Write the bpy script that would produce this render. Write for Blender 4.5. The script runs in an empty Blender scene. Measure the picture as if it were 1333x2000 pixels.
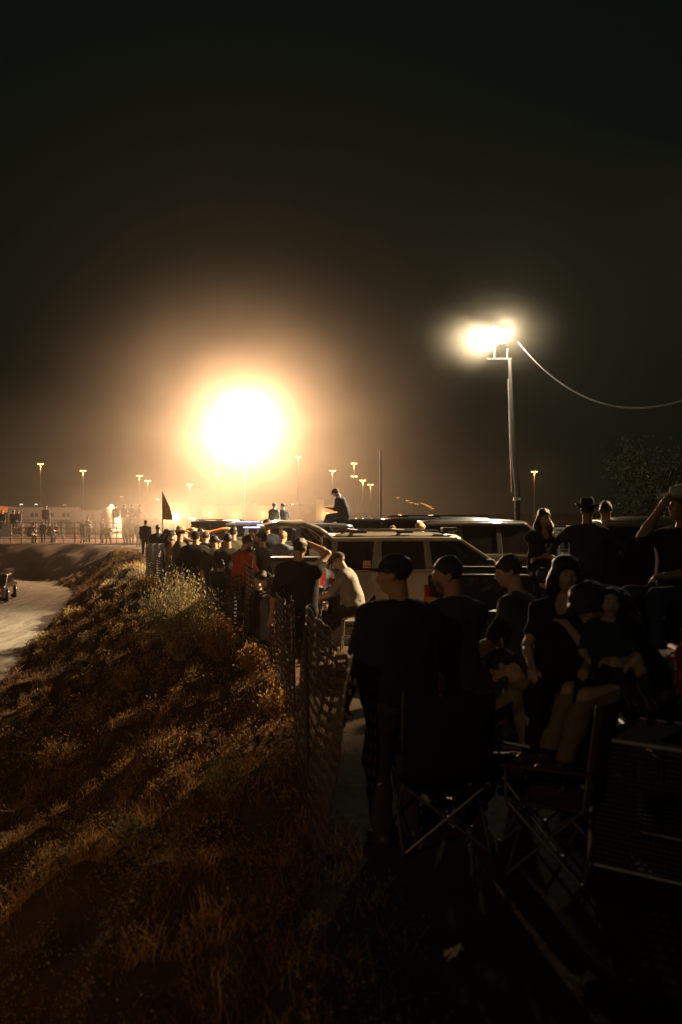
import bpy, bmesh, math, random
import numpy as np
from mathutils import Vector, Matrix
rnd = random.Random(7)
R = math.radians
sc = bpy.context.scene
# ---------------------------------------------------------------- camera
H = 2.1                     # eye height above the parking lot
F = 1944.0                  # focal length in photo pixels (35 mm lens)
cam = bpy.data.cameras.new('camera'); cam.lens = 35; cam.sensor_width = 36; cam.sensor_fit = 'AUTO'
cam.clip_start = 0.05; cam.clip_end = 3000
cam.dof.use_dof = True; cam.dof.focus_distance = 19.0; cam.dof.aperture_fstop = 2.0
camo = bpy.data.objects.new('camera', cam); sc.collection.objects.link(camo)
camo.location = (0, 0, H); camo.rotation_euler = (R(90), 0, 0); sc.camera = camo
# ---------------------------------------------------------------- night sky
w = bpy.data.worlds.new('World'); sc.world = w; w.use_nodes = True
bg = w.node_tree.nodes['Background']; bg.inputs[0].default_value = (0.30, 0.70, 0.44, 1); bg.inputs[1].default_value = 0.0064
# ---------------------------------------------------------------- exposure / render
sc.view_settings.view_transform = 'Standard'; sc.view_settings.look = 'None'
sc.view_settings.exposure = 0; sc.view_settings.gamma = 1
cy = sc.cycles
cy.use_denoising = True
try: cy.denoiser = 'OPENIMAGEDENOISE'
except Exception: pass
cy.max_bounces = 4; cy.diffuse_bounces = 2; cy.glossy_bounces = 2; cy.transmission_bounces = 3
cy.volume_bounces = 0; cy.transparent_max_bounces = 12
cy.sample_clamp_indirect = 4; cy.caustics_reflective = False; cy.caustics_refractive = False
LIGHT_A = 21000.0            # floodlight on the pole at the right
LIGHT_B = 98000.0          # big floodlight in the dust
LIGHT_H = 550.0             # head lamps behind the crowd
HAZE = 0.00016
LIGHT_C = 56000.0           # floodlight on the next pole, where the cable leads
LIGHT_FILL = 3000.0           # added fill light behind the camera, for bank and faces
DUST_B = 0.0108; DUST_A = 0.026; DUST_H = 0.08
# ---------------------------------------------------------------- helpers
def ray(px, py, d):
    """world point seen at photo pixel px,py at distance d"""
    return Vector(((px-666.5)/F*d, d, H-(py-1000)/F*d))
def link(o, parent=None):
    sc.collection.objects.link(o)
    if parent is not None: o.parent = parent
    return o
def tag(o, label=None, cat=None, group=None, kind=None):
    if label: o['label'] = label
    if cat: o['category'] = cat
    if group: o['group'] = group
    if kind: o['kind'] = kind
    return o
def empty(name, loc=(0,0,0), rz=0.0):
    o = bpy.data.objects.new(name, None); o.location = loc; o.rotation_euler = (0,0,rz); return link(o)
_mats = {}
def mat(name, col, rough=0.8, metal=0.0, var=0.25, scale=8.0, bump=0.0, bscale=40.0, emit=None, estr=0.0, coat=0.0, sheen=0.0, spec=0.5, attr=None):
    if name in _mats: return _mats[name]
    m = bpy.data.materials.new(name); m.use_nodes = True; _mats[name] = m
    nt = m.node_tree; b = nt.nodes['Principled BSDF']
    b.inputs['Roughness'].default_value = rough; b.inputs['Metallic'].default_value = metal
    b.inputs['Coat Weight'].default_value = coat; b.inputs['Specular IOR Level'].default_value = spec
    if emit: b.inputs['Emission Color'].default_value = (*emit, 1); b.inputs['Emission Strength'].default_value = estr
    tc = nt.nodes.new('ShaderNodeTexCoord')
    if var > 0:
        n = nt.nodes.new('ShaderNodeTexNoise'); n.inputs['Scale'].default_value = scale; n.inputs['Detail'].default_value = 5
        nt.links.new(tc.outputs['Object'], n.inputs['Vector'])
        mx = nt.nodes.new('ShaderNodeMix'); mx.data_type = 'RGBA'
        mx.inputs[6].default_value = (*[c*(1-var) for c in col], 1); mx.inputs[7].default_value = (*[min(1, c*(1+var)) for c in col], 1)
        nt.links.new(n.outputs['Fac'], mx.inputs[0])
        out = mx.outputs[2]
        if attr:
            a = nt.nodes.new('ShaderNodeAttribute'); a.attribute_name = attr
            m2 = nt.nodes.new('ShaderNodeMix'); m2.data_type = 'RGBA'; m2.blend_type = 'MULTIPLY'; m2.inputs[0].default_value = 1
            nt.links.new(out, m2.inputs[6]); nt.links.new(a.outputs['Color'], m2.inputs[7]); out = m2.outputs[2]
        nt.links.new(out, b.inputs['Base Color'])
    else: b.inputs['Base Color'].default_value = (*col, 1)
    if bump > 0:
        n2 = nt.nodes.new('ShaderNodeTexNoise'); n2.inputs['Scale'].default_value = bscale; n2.inputs['Detail'].default_value = 6
        nt.links.new(tc.outputs['Object'], n2.inputs['Vector'])
        bp = nt.nodes.new('ShaderNodeBump'); bp.inputs['Strength'].default_value = bump; bp.inputs['Distance'].default_value = 0.02
        nt.links.new(n2.outputs['Fac'], bp.inputs['Height']); nt.links.new(bp.outputs['Normal'], b.inputs['Normal'])
    return m
def npmesh(name, V, Fc, m=None, parent=None, smooth=False, col=None):
    """mesh from numpy arrays; Fc (n,4) or (n,3)"""
    V = np.asarray(V, np.float32); Fc = np.asarray(Fc, np.int32)
    me = bpy.data.meshes.new(name); n, k = Fc.shape
    me.vertices.add(len(V)); me.vertices.foreach_set('co', V.ravel())
    me.loops.add(n*k); me.loops.foreach_set('vertex_index', Fc.ravel())
    me.polygons.add(n); me.polygons.foreach_set('loop_start', np.arange(0, n*k, k, dtype=np.int32))
    me.polygons.foreach_set('loop_total', np.full(n, k, np.int32))
    if smooth: me.polygons.foreach_set('use_smooth', np.ones(n, bool))
    if col is not None:
        a = me.color_attributes.new('tint', 'FLOAT_COLOR', 'POINT'); a.data.foreach_set('color', np.asarray(col, np.float32).ravel())
    me.update(calc_edges=True); me.validate()
    if m: me.materials.append(m)
    return link(bpy.data.objects.new(name, me), parent)
class MB:
    """collects simple solids, builds them as ONE mesh object"""
    def __init__(s): s.v = []; s.f = []; s.sm = []
    def add(s, vs, fs, sm=False):
        n = len(s.v); s.v += [tuple(v) for v in vs]; s.f += [tuple(i+n for i in f) for f in fs]; s.sm += [sm]*len(fs); return s
    def hexa(s, p):   # 8 points: bottom 4 ccw, top 4 ccw
        return s.add(p, [(3,2,1,0),(4,5,6,7),(0,1,5,4),(1,2,6,5),(2,3,7,6),(3,0,4,7)])
    def box(s, c, d, rz=0.0, M=None):
        x,y,z = d[0]/2, d[1]/2, d[2]/2; P = [Vector(q) for q in ((-x,-y,-z),(x,-y,-z),(x,y,-z),(-x,y,-z),(-x,-y,z),(x,-y,z),(x,y,z),(-x,y,z))]
        T = Matrix.Translation(c) @ (M if M is not None else Matrix.Rotation(rz, 4, 'Z'))
        return s.hexa([T @ p for p in P])
    def tube(s, pts, r, n=8, cap=True, sm=True, close=False):
        pts = [Vector(p) for p in pts]; N = len(pts)
        rs = r if isinstance(r, (list, tuple)) else [r]*N
        vs = []; up = None
        for i, p in enumerate(pts):
            t = (pts[min(i+1, N-1)]-pts[max(i-1, 0)])
            if t.length < 1e-9: t = Vector((0,0,1))
            t.normalize()
            if up is None: up = Vector((0,0,1)) if abs(t.z) < .9 else Vector((1,0,0))
            a = t.cross(up)
            if a.length < 1e-4: a = t.cross(Vector((0.3,1,0.1)))
            a.normalize(); b = a.cross(t).normalized(); up = b
            for k in range(n):
                an = 2*math.pi*k/n; vs.append(p+a*math.cos(an)*rs[i]+b*math.sin(an)*rs[i])
        fs = [(i*n+k, i*n+(k+1)%n, (i+1)*n+(k+1)%n, (i+1)*n+k) for i in range(N-1) for k in range(n)]
        s.add(vs, fs, sm)
        if cap: s.add(vs[:n], [tuple(range(n))[::-1]]); s.add(vs[-n:], [tuple(range(n))])
        return s
    def lathe(s, prof, c=(0,0,0), n=16, sm=True, M=None):   # prof: (r,z)
        T = Matrix.Translation(c) @ (M if M is not None else Matrix.Identity(4))
        vs = [T @ Vector((r*math.cos(2*math.pi*k/n), r*math.sin(2*math.pi*k/n), z)) for r, z in prof for k in range(n)]
        fs = [(i*n+k, i*n+(k+1)%n, (i+1)*n+(k+1)%n, (i+1)*n+k) for i in range(len(prof)-1) for k in range(n)]
        s.add(vs, fs, sm)
        if prof[0][0] > 1e-4: s.add(vs[:n], [tuple(range(n))[::-1]])
        if prof[-1][0] > 1e-4: s.add(vs[-n:], [tuple(range(n))])
        return s
    def prism(s, poly, axis, a, b):   # poly 2D extruded along axis from a to b
        def mk(u, v, w): return {'x': (w,u,v), 'y': (u,w,v), 'z': (u,v,w)}[axis]
        n = len(poly); vs = [mk(u,v,a) for u,v in poly]+[mk(u,v,b) for u,v in poly]
        return s.add(vs, [tuple(range(n))[::-1], tuple(range(n, 2*n))]+[(i,(i+1)%n,(i+1)%n+n,i+n) for i in range(n)])
    def build(s, name, m, parent=None, bevel=0.0, seg=2, solid=0.0, sub=0):
        me = bpy.data.meshes.new(name); me.from_pydata(s.v, [], s.f); me.update()
        me.polygons.foreach_set('use_smooth', s.sm)
        bm = bmesh.new(); bm.from_mesh(me); bmesh.ops.recalc_face_normals(bm, faces=bm.faces); bm.to_mesh(me); bm.free()
        me.materials.append(m); o = link(bpy.data.objects.new(name, me), parent)
        if solid: q = o.modifiers.new('solid', 'SOLIDIFY'); q.thickness = solid; q.offset = 0
        if bevel: q = o.modifiers.new('bevel', 'BEVEL'); q.width = bevel; q.segments = seg; q.limit_method = 'ANGLE'; q.angle_limit = R(40)
        if sub: q = o.modifiers.new('sub', 'SUBSURF'); q.levels = sub; q.render_levels = sub
        return o
def vnoise(x, y, seed=0):
    """smooth value noise on arrays"""
    r = np.random.RandomState(seed); T = r.rand(256, 256)
    xi = np.floor(x).astype(int); yi = np.floor(y).astype(int); fx = x-xi; fy = y-yi
    fx = fx*fx*(3-2*fx); fy = fy*fy*(3-2*fy); g = lambda a, b: T[a & 255, b & 255]
    return (g(xi,yi)*(1-fx)+g(xi+1,yi)*fx)*(1-fy)+(g(xi,yi+1)*(1-fx)+g(xi+1,yi+1)*fx)*fy-0.5
# ================================================================ terrain
CREST = np.array([(0.6,-6),(0.5,0),(0.35,2),(.05,4.1),(-.23,6.4),(-.56,10.2),(-.95,13.2),(-1.5,15.7),(-2.6,19),(-5.1,27),(-7.6,37),(-9.5,46),(-11.3,54),(-13.5,60),(-17.5,64.5),(-24,66.5),(-60,68),(-300,70)], float)
def crest_x(y): return np.interp(y, CREST[:15,1], CREST[:15,0])
def crest_sd(X, Y):
    """distance to the crest line, positive on the track side"""
    best = np.full(X.shape, 1e9); side = np.zeros(X.shape)
    for (x0,y0),(x1,y1) in zip(CREST[:-1], CREST[1:]):
        dx, dy = x1-x0, y1-y0; L2 = dx*dx+dy*dy
        t = np.clip(((X-x0)*dx+(Y-y0)*dy)/L2, 0, 1); qx = X-x0-t*dx; qy = Y-y0-t*dy
        d = np.hypot(qx, qy); m = d < best-1e-9
        best = np.where(m, d, best); side = np.where(m, dx*(Y-y0)-dy*(X-x0), side)
    return best*np.where(side > 0, 1, -1)
DEPTH = 1.95
def slope_w(Y): return np.interp(Y, [0,18,24,38,52,62], [4.6,4.3,3.8,2.9,3.0,5.0])
def ground_z(X, Y, fine=True):
    X = np.asarray(X, float); Y = np.asarray(Y, float)
    s = crest_sd(X, Y); W = slope_w(Y); t = np.clip(s/W, 0, 1)
    z = -DEPTH*(0.45*t+0.55*t*t*(3-2*t))
    on = np.clip((s+0.25)/0.7, 0, 1)*np.clip((W+0.3-s)/0.8, 0, 1)
    n = vnoise(X*0.9+Y*0.35+40, Y*0.75+40, 3)*0.50+vnoise(X*2.3+Y*0.9+9, Y*1.8+9, 4)*0.30+vnoise(X*6+5, Y*6+5, 5)*0.09
    lot = vnoise(X*0.5+7, Y*0.5+7, 6)*0.05+vnoise(X*3+7, Y*3+7, 8)*0.018
    z = z+on*n+(1-on)*np.clip((0.5-s)*2, 0, 1)*lot*(np.hypot(X,Y) < 120)
    trk = np.clip((s-W)/0.6, 0, 1)
    return z+trk*(vnoise(X*0.35, Y*1.2+3, 11)*0.05+vnoise(X*1.5, Y*5+3, 12)*0.02)
def gz(x, y): return float(ground_z(np.array([x]), np.array([y]))[0])
xs = np.concatenate([-np.geomspace(700, 24, 14), np.arange(-22.5, -9, 0.35), np.arange(-9, 2, 0.085), np.arange(2, 12, 0.4), np.geomspace(12.5, 700, 14)])
ys = np.concatenate([[-60,-20,-6], np.arange(-3, 2, 0.5), np.arange(2, 20, 0.09), np.arange(20, 34, 0.16), np.arange(34, 74, 0.5), np.geomspace(75, 1500, 16)])
gx, gy = np.meshgrid(xs, ys); zz = ground_z(gx, gy); ny, nx = gx.shape
V = np.stack([gx, gy, zz], -1).reshape(-1, 3)
i = np.arange(nx-1)[None,:]+nx*np.arange(ny-1)[:,None]
Q = np.stack([i, i+1, i+nx+1, i+nx], -1).reshape(-1, 4)
cx = V[Q].mean(1); s_c = crest_sd(cx[:,0], cx[:,1]); W_c = slope_w(cx[:,1]); on_track = s_c > W_c-0.05+0.25*vnoise(cx[:,0]*1.5, cx[:,1]*1.5, 21)
def sub(sel):
    f = Q[sel]; u, inv = np.unique(f, return_inverse=True); return V[u], inv.reshape(-1, 4)
m_soil = mat('lot_soil', (0.07,0.045,0.026), 0.95, var=0.35, scale=2.5, bump=0.5, bscale=12, spec=0.15)
def soil_mat(name, c1, c2, sx, sy, rough=0.95):
    m = bpy.data.materials.new(name); m.use_nodes = True; nt = m.node_tree; b = nt.nodes['Principled BSDF']; b.inputs['Roughness'].default_value = rough
    b.inputs['Specular IOR Level'].default_value = 0.15
    tc = nt.nodes.new('ShaderNodeTexCoord'); mp = nt.nodes.new('ShaderNodeMapping'); mp.inputs['Scale'].default_value = (sx, sy, 1); mp.inputs['Rotation'].default_value = (0,0,R(14))
    n = nt.nodes.new('ShaderNodeTexNoise'); n.inputs['Scale'].default_value = 1.0; n.inputs['Detail'].default_value = 8
    nt.links.new(tc.outputs['Object'], mp.inputs[0]); nt.links.new(mp.outputs[0], n.inputs['Vector'])
    r = nt.nodes.new('ShaderNodeValToRGB'); r.color_ramp.elements[0].color = (*c1,1); r.color_ramp.elements[1].color = (*c2,1)
    r.color_ramp.elements[0].position = .32; r.color_ramp.elements[1].position = .68
    nt.links.new(n.outputs['Fac'], r.inputs[0]); nt.links.new(r.outputs[0], b.inputs['Base Color'])
    n2 = nt.nodes.new('ShaderNodeTexNoise'); n2.inputs['Scale'].default_value = 3; n2.inputs['Detail'].default_value = 8; nt.links.new(mp.outputs[0], n2.inputs['Vector'])
    bp = nt.nodes.new('ShaderNodeBump'); bp.inputs['Strength'].default_value = .6; bp.inputs['Distance'].default_value = .06
    nt.links.new(n2.outputs['Fac'], bp.inputs['Height']); nt.links.new(bp.outputs[0], b.inputs['Normal'])
    return m
m_track = soil_mat('track_dirt', (0.17,0.13,0.085), (0.32,0.26,0.175), 3.2, .45)
v_, f_ = sub(~on_track); tag(npmesh('ground', v_, f_, m_soil, smooth=True), kind='structure')
v_, f_ = sub(on_track); tag(npmesh('dirt_track', v_, f_, m_track, smooth=True), kind='structure')
# ---------------------------------------------------------------- dry grass (uncountable)
def blades(bx, by, bz, h, wd, lean, rs, seg=2, droop=0.5):
    """curved blades as strips: arrays of base point, height, width"""
    n = len(bx); az = rs.rand(n)*2*np.pi; ln = lean*(0.3+rs.rand(n)); ox, oy = np.cos(az), np.sin(az); wa = rs.rand(n)*np.pi
    wx, wy = np.cos(wa)*wd/2, np.sin(wa)*wd/2; Vs = []
    for k in range(seg+1):
        t = k/seg; off = ln*h*t**1.6; z = bz+h*t*(1-droop*0.3*ln*t); q = (1-t)**0.7 if k < seg else 0.12
        px, py = bx+ox*off, by+oy*off
        Vs += [np.stack([px-wx*q, py-wy*q, z], -1), np.stack([px+wx*q, py+wy*q, z], -1)]
    V = np.stack(Vs, 1).reshape(-1, 3); k2 = 2*(seg+1); b = np.arange(n)[:,None]*k2
    Fq = np.concatenate([b+np.array([[2*k, 2*k+1, 2*k+3, 2*k+2]]) for k in range(seg)], 0)
    return V, Fq, k2
rs = np.random.RandomState(5)
BX = []; BY = []; BH = []; BW = []; BT = []; SC = []
for (y0, y1, dens, nb, wid) in ((2.6,7,44,20,.0050), (7,14,30,18,.007), (14,24,16,16,.012), (24,56,7,14,.022)):
    n = int((y1-y0)*9*dens); X = rs.rand(n)*10-9.0; Y = y0+rs.rand(n)*(y1-y0); X = X+crest_x(Y)+(0.4)
    s = crest_sd(X, Y); W = slope_w(Y); inv = (X/Y > -0.39) & (X/Y < 0.1) & (s > -0.35) & (s < W-0.1)
    dn = vnoise(X*1.3+50, Y*1.0+50, 31)+0.7*vnoise(X*3.7, Y*3.1, 32); d2 = vnoise(X*1.9+9, Y*1.6+70, 33)+.6*vnoise(X*5+3, Y*5, 34)
    ok = inv & (dn > -0.34+0.4*rs.rand(n)); Xg, Yg, dg = X[ok], Y[ok], dn[ok]
    for k in range(nb):
        q = rs.randn(len(Xg), 2)*0.05*(1+1.2*(y0 > 20)); BX.append(Xg+q[:,0]); BY.append(Yg+q[:,1])
        BH.append((0.03+0.13*rs.rand(len(Xg))**2)*(1+1.3*np.clip(dg, 0, 1)+0.5*(y0 > 20))); BW.append(np.full(len(Xg), wid)*(.5+rs.rand(len(Xg)))); BT.append(0.45+0.7*np.clip(dg+0.3, 0, 1)+0.5*(rs.rand(len(Xg))-.5))
    ok = inv & (d2 > -0.42+0.35*rs.rand(n)); SC.append(np.stack([X[ok], Y[ok], d2[ok], np.full(ok.sum(), wid)], -1))
BX, BY, BH, BW, BT = [np.concatenate(a) for a in (BX, BY, BH, BW, BT)]
gV, gF, k2 = blades(BX, BY, ground_z(BX, BY)-0.01, BH, BW, 0.7, rs)
tint = np.repeat(np.clip(BT, .3, 1.4), k2); col = np.stack([tint, tint*(0.93+0.05*np.sin(gV[:,0])), tint*0.9, np.ones_like(tint)], -1)
def translucent(m, f=.5):
    nt = m.node_tree; b = nt.nodes['Principled BSDF']; t = nt.nodes.new('ShaderNodeBsdfTranslucent'); l = b.inputs['Base Color'].links
    if l: nt.links.new(l[0].from_socket, t.inputs[0])
    else: t.inputs[0].default_value = b.inputs['Base Color'].default_value
    mx = nt.nodes.new('ShaderNodeMixShader'); mx.inputs[0].default_value = f; out = [q for q in nt.nodes if q.type == 'OUTPUT_MATERIAL'][0]
    nt.links.new(b.outputs[0], mx.inputs[1]); nt.links.new(t.outputs[0], mx.inputs[2]); nt.links.new(mx.outputs[0], out.inputs[0]); return m
m_grass = translucent(mat('dry_grass_blades', (0.54,0.32,0.135), 0.8, var=0.3, scale=1.5, spec=0.2, attr='tint'), .5)
tag(npmesh('dry_grass', gV, gF, m_grass, col=col), kind='stuff')
SC = np.concatenate(SC); nl = 40; cr = (0.05+0.15*rs.rand(len(SC)))*(1+.8*np.clip(SC[:,2],0,1)); 
cr = np.repeat(cr, nl)[:,None]; P = np.repeat(SC[:,:2], nl, 0); wd_ = np.repeat(SC[:,3], nl)[:,None]; dq = rs.randn(len(P), 3); dq /= np.linalg.norm(dq, axis=1)[:,None]; dq *= (rs.rand(len(P))**.4)[:,None]; dq[:,2] = np.abs(dq[:,2])*.9
C3 = np.concatenate([P+dq[:,:2]*cr, np.zeros((len(P),1))], 1); C3[:,2] = ground_z(C3[:,0], C3[:,1])+dq[:,2]*cr[:,0]*1.25
A3 = rs.randn(len(P),3)+dq*1.5; A3 /= np.linalg.norm(A3,axis=1)[:,None]; B3 = np.cross(A3, rs.randn(len(P),3)); B3 /= np.linalg.norm(B3,axis=1)[:,None]; l_ = wd_*(1.2+1.8*rs.rand(len(P),1))
Vs = np.stack([C3-A3*l_, C3-B3*l_*.35, C3+A3*l_, C3+B3*l_*.35], 1).reshape(-1,3)
tk = np.repeat(np.repeat(.45+.65*rs.rand(len(SC)), nl)*(.9+.2*rs.rand(len(P))), 4); hue = np.repeat(np.repeat(rs.rand(len(SC)), nl), 4)
col = np.stack([tk*(.75+.4*hue), tk, tk*(1.15-.4*hue), tk*0+1], -1)
m_scrub = translucent(mat('scrub_leaves', (0.44,0.29,0.14), 0.85, var=0.3, scale=2, spec=0.15, attr='tint'), .35)
tag(npmesh('ground_scrub', Vs, np.arange(len(Vs)).reshape(-1,4), m_scrub, col=col), kind='stuff')
# ================================================================ floodlights, lamps
m_pole = mat('weathered_pole', (0.04,0.034,0.028), 0.7, var=0.3, scale=6, bump=.3)
m_galv = mat('galvanised_steel', (0.35,0.33,0.30), 0.45, 0.7, var=0.2, scale=20)
def glow(name, col, s): return mat(name, (0.8,0.8,0.8), 0.5, var=0, emit=col, estr=s)
m_flood = glow('flood_glass', (1.0,0.92,0.74), 60)
m_flood_b = glow('flood_glass_warm', (1.0,0.80,0.52), 120)
def lamp(kind, name, loc, energy, col, rad, parent=None, aim=None, size=None, blend=0.6):
    l = bpy.data.lights.new(name, kind); l.energy = energy; l.color = col; l.shadow_soft_size = rad
    o = bpy.data.objects.new(name, l); link(o, parent); o.location = loc
    if kind == 'SPOT': l.spot_size = size; l.spot_blend = blend; o.rotation_euler = Vector(aim).to_track_quat('-Z', 'Y').to_euler()
    return o
def floodhead(parent, c, aim, m, r=0.24):
    q = Vector(aim).to_track_quat('Z', 'Y').to_matrix().to_4x4()
    h = MB().lathe([(0.07,-.34),(0.11,-.30),(0.13,-.16),(r,-.02),(r+.015,0.0),(r,.0)], c, 20, M=q).build('lamp_head', m_galv, parent)
    MB().lathe([(0.0,.012),(r*.7,.014),(r*.98,.004)], c, 20, M=q).build('lens', m, h)
    MB().tube([Vector(c)+q.to_3x3() @ Vector((0,r+.03,-.05)), Vector(c)+q.to_3x3() @ Vector((0,r+.03,-.22)), Vector(c)+q.to_3x3() @ Vector((0,0.1,-.3))], .015, 6).build('bracket', m_galv, h)
    return h
# pole A
dA = 40.0; pb = ray(1011, 1050, dA); pt = ray(996, 700, dA)
A = empty('floodlight_pole', (pb.x, dA, 0)); A.location.z = gz(pb.x, dA)
tag(A, 'tall pale pole with lit white floodlights behind the parked trucks', 'floodlight pole', 'floodlight poles')
top = Vector((pt.x-pb.x, 0, pt.z)); z0 = 0.0
MB().tube([(0,0,0), (0,0,3.0), top*0.5+Vector((.02,0,0)), top], [.105,.10,.09,.07], 14).build('pole', m_pole, A)
MB().tube([(0.0,0,2.55), (0.0,0,2.68)], [.16,.16], 14).tube([(.0,-.1,2.6),(.1,-.2,2.6)], .03, 6).build('collar', m_galv, A)
MB().tube([top*0.35+Vector((-.13,-.03,0)), top*0.6+Vector((-.12,-.03,0)), top*0.9+Vector((-.1,-.03,0))], .018, 6).build('conduit', m_galv, A)
MB().box(top+Vector((-.42,0,-.02)), (1.0,.06,.06)).build('cross_arm', mat('dark_pole', (.04,.035,.03), .8, var=.2), A)
MB().box(top+Vector((-.62,0,.22)), (.06,.06,.5)).build('upright', mat('dark_pole', (.04,.035,.03), .8), A); MB().box(top+Vector((-.1,0,.2)), (.05,.05,.4)).build('upright', mat('dark_pole', (.04,.035,.03), .8), A)
pA = ray(966, 655, dA)-Vector((pb.x, dA, 0)); pA2 = ray(940, 672, dA)-Vector((pb.x, dA, 0))
floodhead(A, pA, (-.55,-.75,-.25), m_flood, .34); floodhead(A, pA2, (-.9,.1,-.35), m_flood, .22); floodhead(A, pA+Vector((.35,.1,-.05)), (.5,-.8,-.3), m_flood, .26)
CA = (1.0,0.87,0.62)
lamp('POINT', 'flood_glow', pA+Vector((.3,-.55,.02)), LIGHT_A*.13, CA, .2, A)
lamp('SPOT', 'flood_beam', pA+Vector((.1,-.75,-.1)), LIGHT_A*3.0, CA, .15, A, aim=(-.88,-.52,-.36), size=R(82), blend=.9)
# pole B in the dust
dB = 81.0; pbx = ray(478, 1000, dB).x
B = empty('floodlight_pole', (pbx, dB, 0)); tag(B, 'distant light pole swallowed by its own huge warm glow in the dust', 'floodlight pole', 'floodlight poles')
hB = ray(478, 828, dB).z
MB().tube([(0,0,0),(0,0,hB-.2)], [.12,.08], 12).build('pole', mat('dark_pole', (.04,.035,.03), .8, var=.2), B)
MB().box((0,0,hB-.3), (1.8,.1,.1)).build('cross_arm', m_pole, B)
for k in (-.75, -.25, .25, .75): floodhead(B, Vector((k,-.1,hB)), (k*.5,-.9,-.3), m_flood_b, .26)
CB = (1.0,0.63,0.38)
lamp('POINT', 'flood_glow', (0,-.7,hB), LIGHT_B, CB, .5, B)
# unlit pole
u = ray(744, 880, 62); MB().tube([(0,0,0),(0,0,u.z)], [.075,.055], 8).build('utility_pole', m_pole)
o = sc.collection.objects['utility_pole']; o.location = (u.x, 62, 0); tag(o, 'thin bare unlit pole standing between the glow and the floodlight pole', 'pole')
# cable from pole A to the right
c0 = ray(1012, 668, dA); c1 = ray(1240, 797, 32.3); c2 = Vector((13.0, 22.5, 9.15))
pts = []
for k in range(61):
    t = k/60; x = c0.x+(c2.x-c0.x)*t; y = c0.y+(c2.y-c0.y)*t
    # quadratic through the three heights
    tm = .438; a = ((c1.z-c0.z)/tm-(c2.z-c0.z))/(tm-1); b_ = (c2.z-c0.z)-a
    pts.append(Vector((x, y, c0.z+a*t*t+b_*t)))
mb = MB()
for ph in (0, math.pi):
    q = []
    for k in range(60*6+1):
        t = k/6; i0 = min(int(t), 59); p = pts[i0].lerp(pts[i0+1], t-i0); an = ph+k*0.75; q.append(p+Vector((0, math.cos(an), math.sin(an)))*0.026)
    mb.tube(q, .0068, 5)
m_cable = mat('twisted_cable', (0.20,0.17,0.14), 0.7, 0.1, var=.2)
tag(mb.build('cable', m_cable), 'twisted cable sagging from the floodlight to the right edge of the picture', 'cable')
# glow of head lamps behind the crowd
m_head = glow('head_lamp_glass', (1.0,0.82,0.55), 70)
# street lamps
m_sl = glow('sodium_lens', (1.0,0.36,0.07), 6); m_slw = glow('white_street_lens', (1.0,0.85,0.6), 12)
def street_lamp(px, py, Hl, label, warm=True, sz=1.0):
    d = F*(Hl-H)/(1000-py); p = ray(px, py, d)
    o = empty('street_lamp', (p.x, d, 0)); tag(o, label, 'street lamp', 'street lamps in the distance')
    MB().tube([(0,0,0),(0,0,Hl)], [.12*sz,.07*sz], 6).build('pole', m_galv, o)
    w_ = 6.2/F*d*sz
    for sx in (-1, 1):
        h = MB().lathe([(0.02,.10),(.5,.06),(.5,0)], (sx*w_*.62,0,Hl), 10, M=Matrix.Diagonal((w_*.95, w_*.5, w_*.6, 1))).build('lamp_head', m_galv, o)
        MB().lathe([(0.0,-.34),(.3,-.25),(.46,0)], (sx*w_*.62,0,Hl-.002), 10, M=Matrix.Diagonal((w_*.95, w_*.6, w_*.6, 1))).build('lens', m_sl if warm else m_slw, h)
    MB().box((0,0,Hl+.02*w_), (w_*.7,.08,.08)).build('arm', m_galv, o)
    if sz > .9: lamp('POINT', 'lamp_glow', (0,-.5,Hl-w_*.9), 0.02*d*d*sz, (1.0,.45,.12) if warm else (1,.8,.5), .3, o)
SL = [(80,906,12,'sodium lamp highest and farthest left above the trailers'),(163,919,12,'sodium lamp second from the left edge, left of the white dome'),
(273,929,12,'left and taller lamp of the close pair above the flag'),(289,939,11,'right and lower lamp of the close pair above the flag'),(238,970,9,'small lamp on its own directly above the white dome'),
(42,985,7,'thin white lamp low over the trailers, nearest the left edge'),(71,985,7,'small white lamp low over the trailers, beside the thin one'),(127,986,7,'low amber lamp over the right end of the trailers'),
(269,985,7,'tiny low lamp just right of the white dome'),(308,975,8,'faint pinpoint lamp just left of the flag top'),(371,946,11,'hazy lamp left of and below the big glow'),(399,971,9,'small hazy lamp under the left side of the big glow'),
(425,924,12,'pale lamp at the lower left rim of the big glow'),(583,892,14,'tallest lamp, just right of the big glow'),(650,919,12,'amber lamp straight above the capped man sitting on a roof'),
(692,905,13,'upper lamp of the two stacked one over the other'),(692,930,12,'lower lamp of the two stacked one over the other'),(709,938,11,'amber lamp right of the stacked two'),(724,946,11,'amber lamp nearest the bare unlit pole'),
(778,972,10,'nearest and highest lamp of the receding row'),(796,978,10,'second lamp of the receding row'),(804,982,10,'third lamp of the receding row'),(814,984,10,'fourth lamp of the receding row'),(825,983,11,'fifth and slightly higher lamp of the receding row'),
(831,985.5,10,'sixth lamp of the receding row'),(836,988,9,'third lamp from the far end of the receding row'),(841,990,9,'last lamp but one of the receding row'),(845,993,8,'last lamp at the far end of the receding row'),
(1044,921,12,'lone amber lamp right of the pale floodlight pole'),(498,984,7,'tiny pinpoint lamp under the right of the big glow'),(572,985,7,'tiny white lamp over the long wall')]
for t in SL: street_lamp(*t, warm=t[0] not in (42,71,572,308), sz=1.0 if t[1] < 960 else .45 if 790 < t[0] < 850 else .42)

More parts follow.
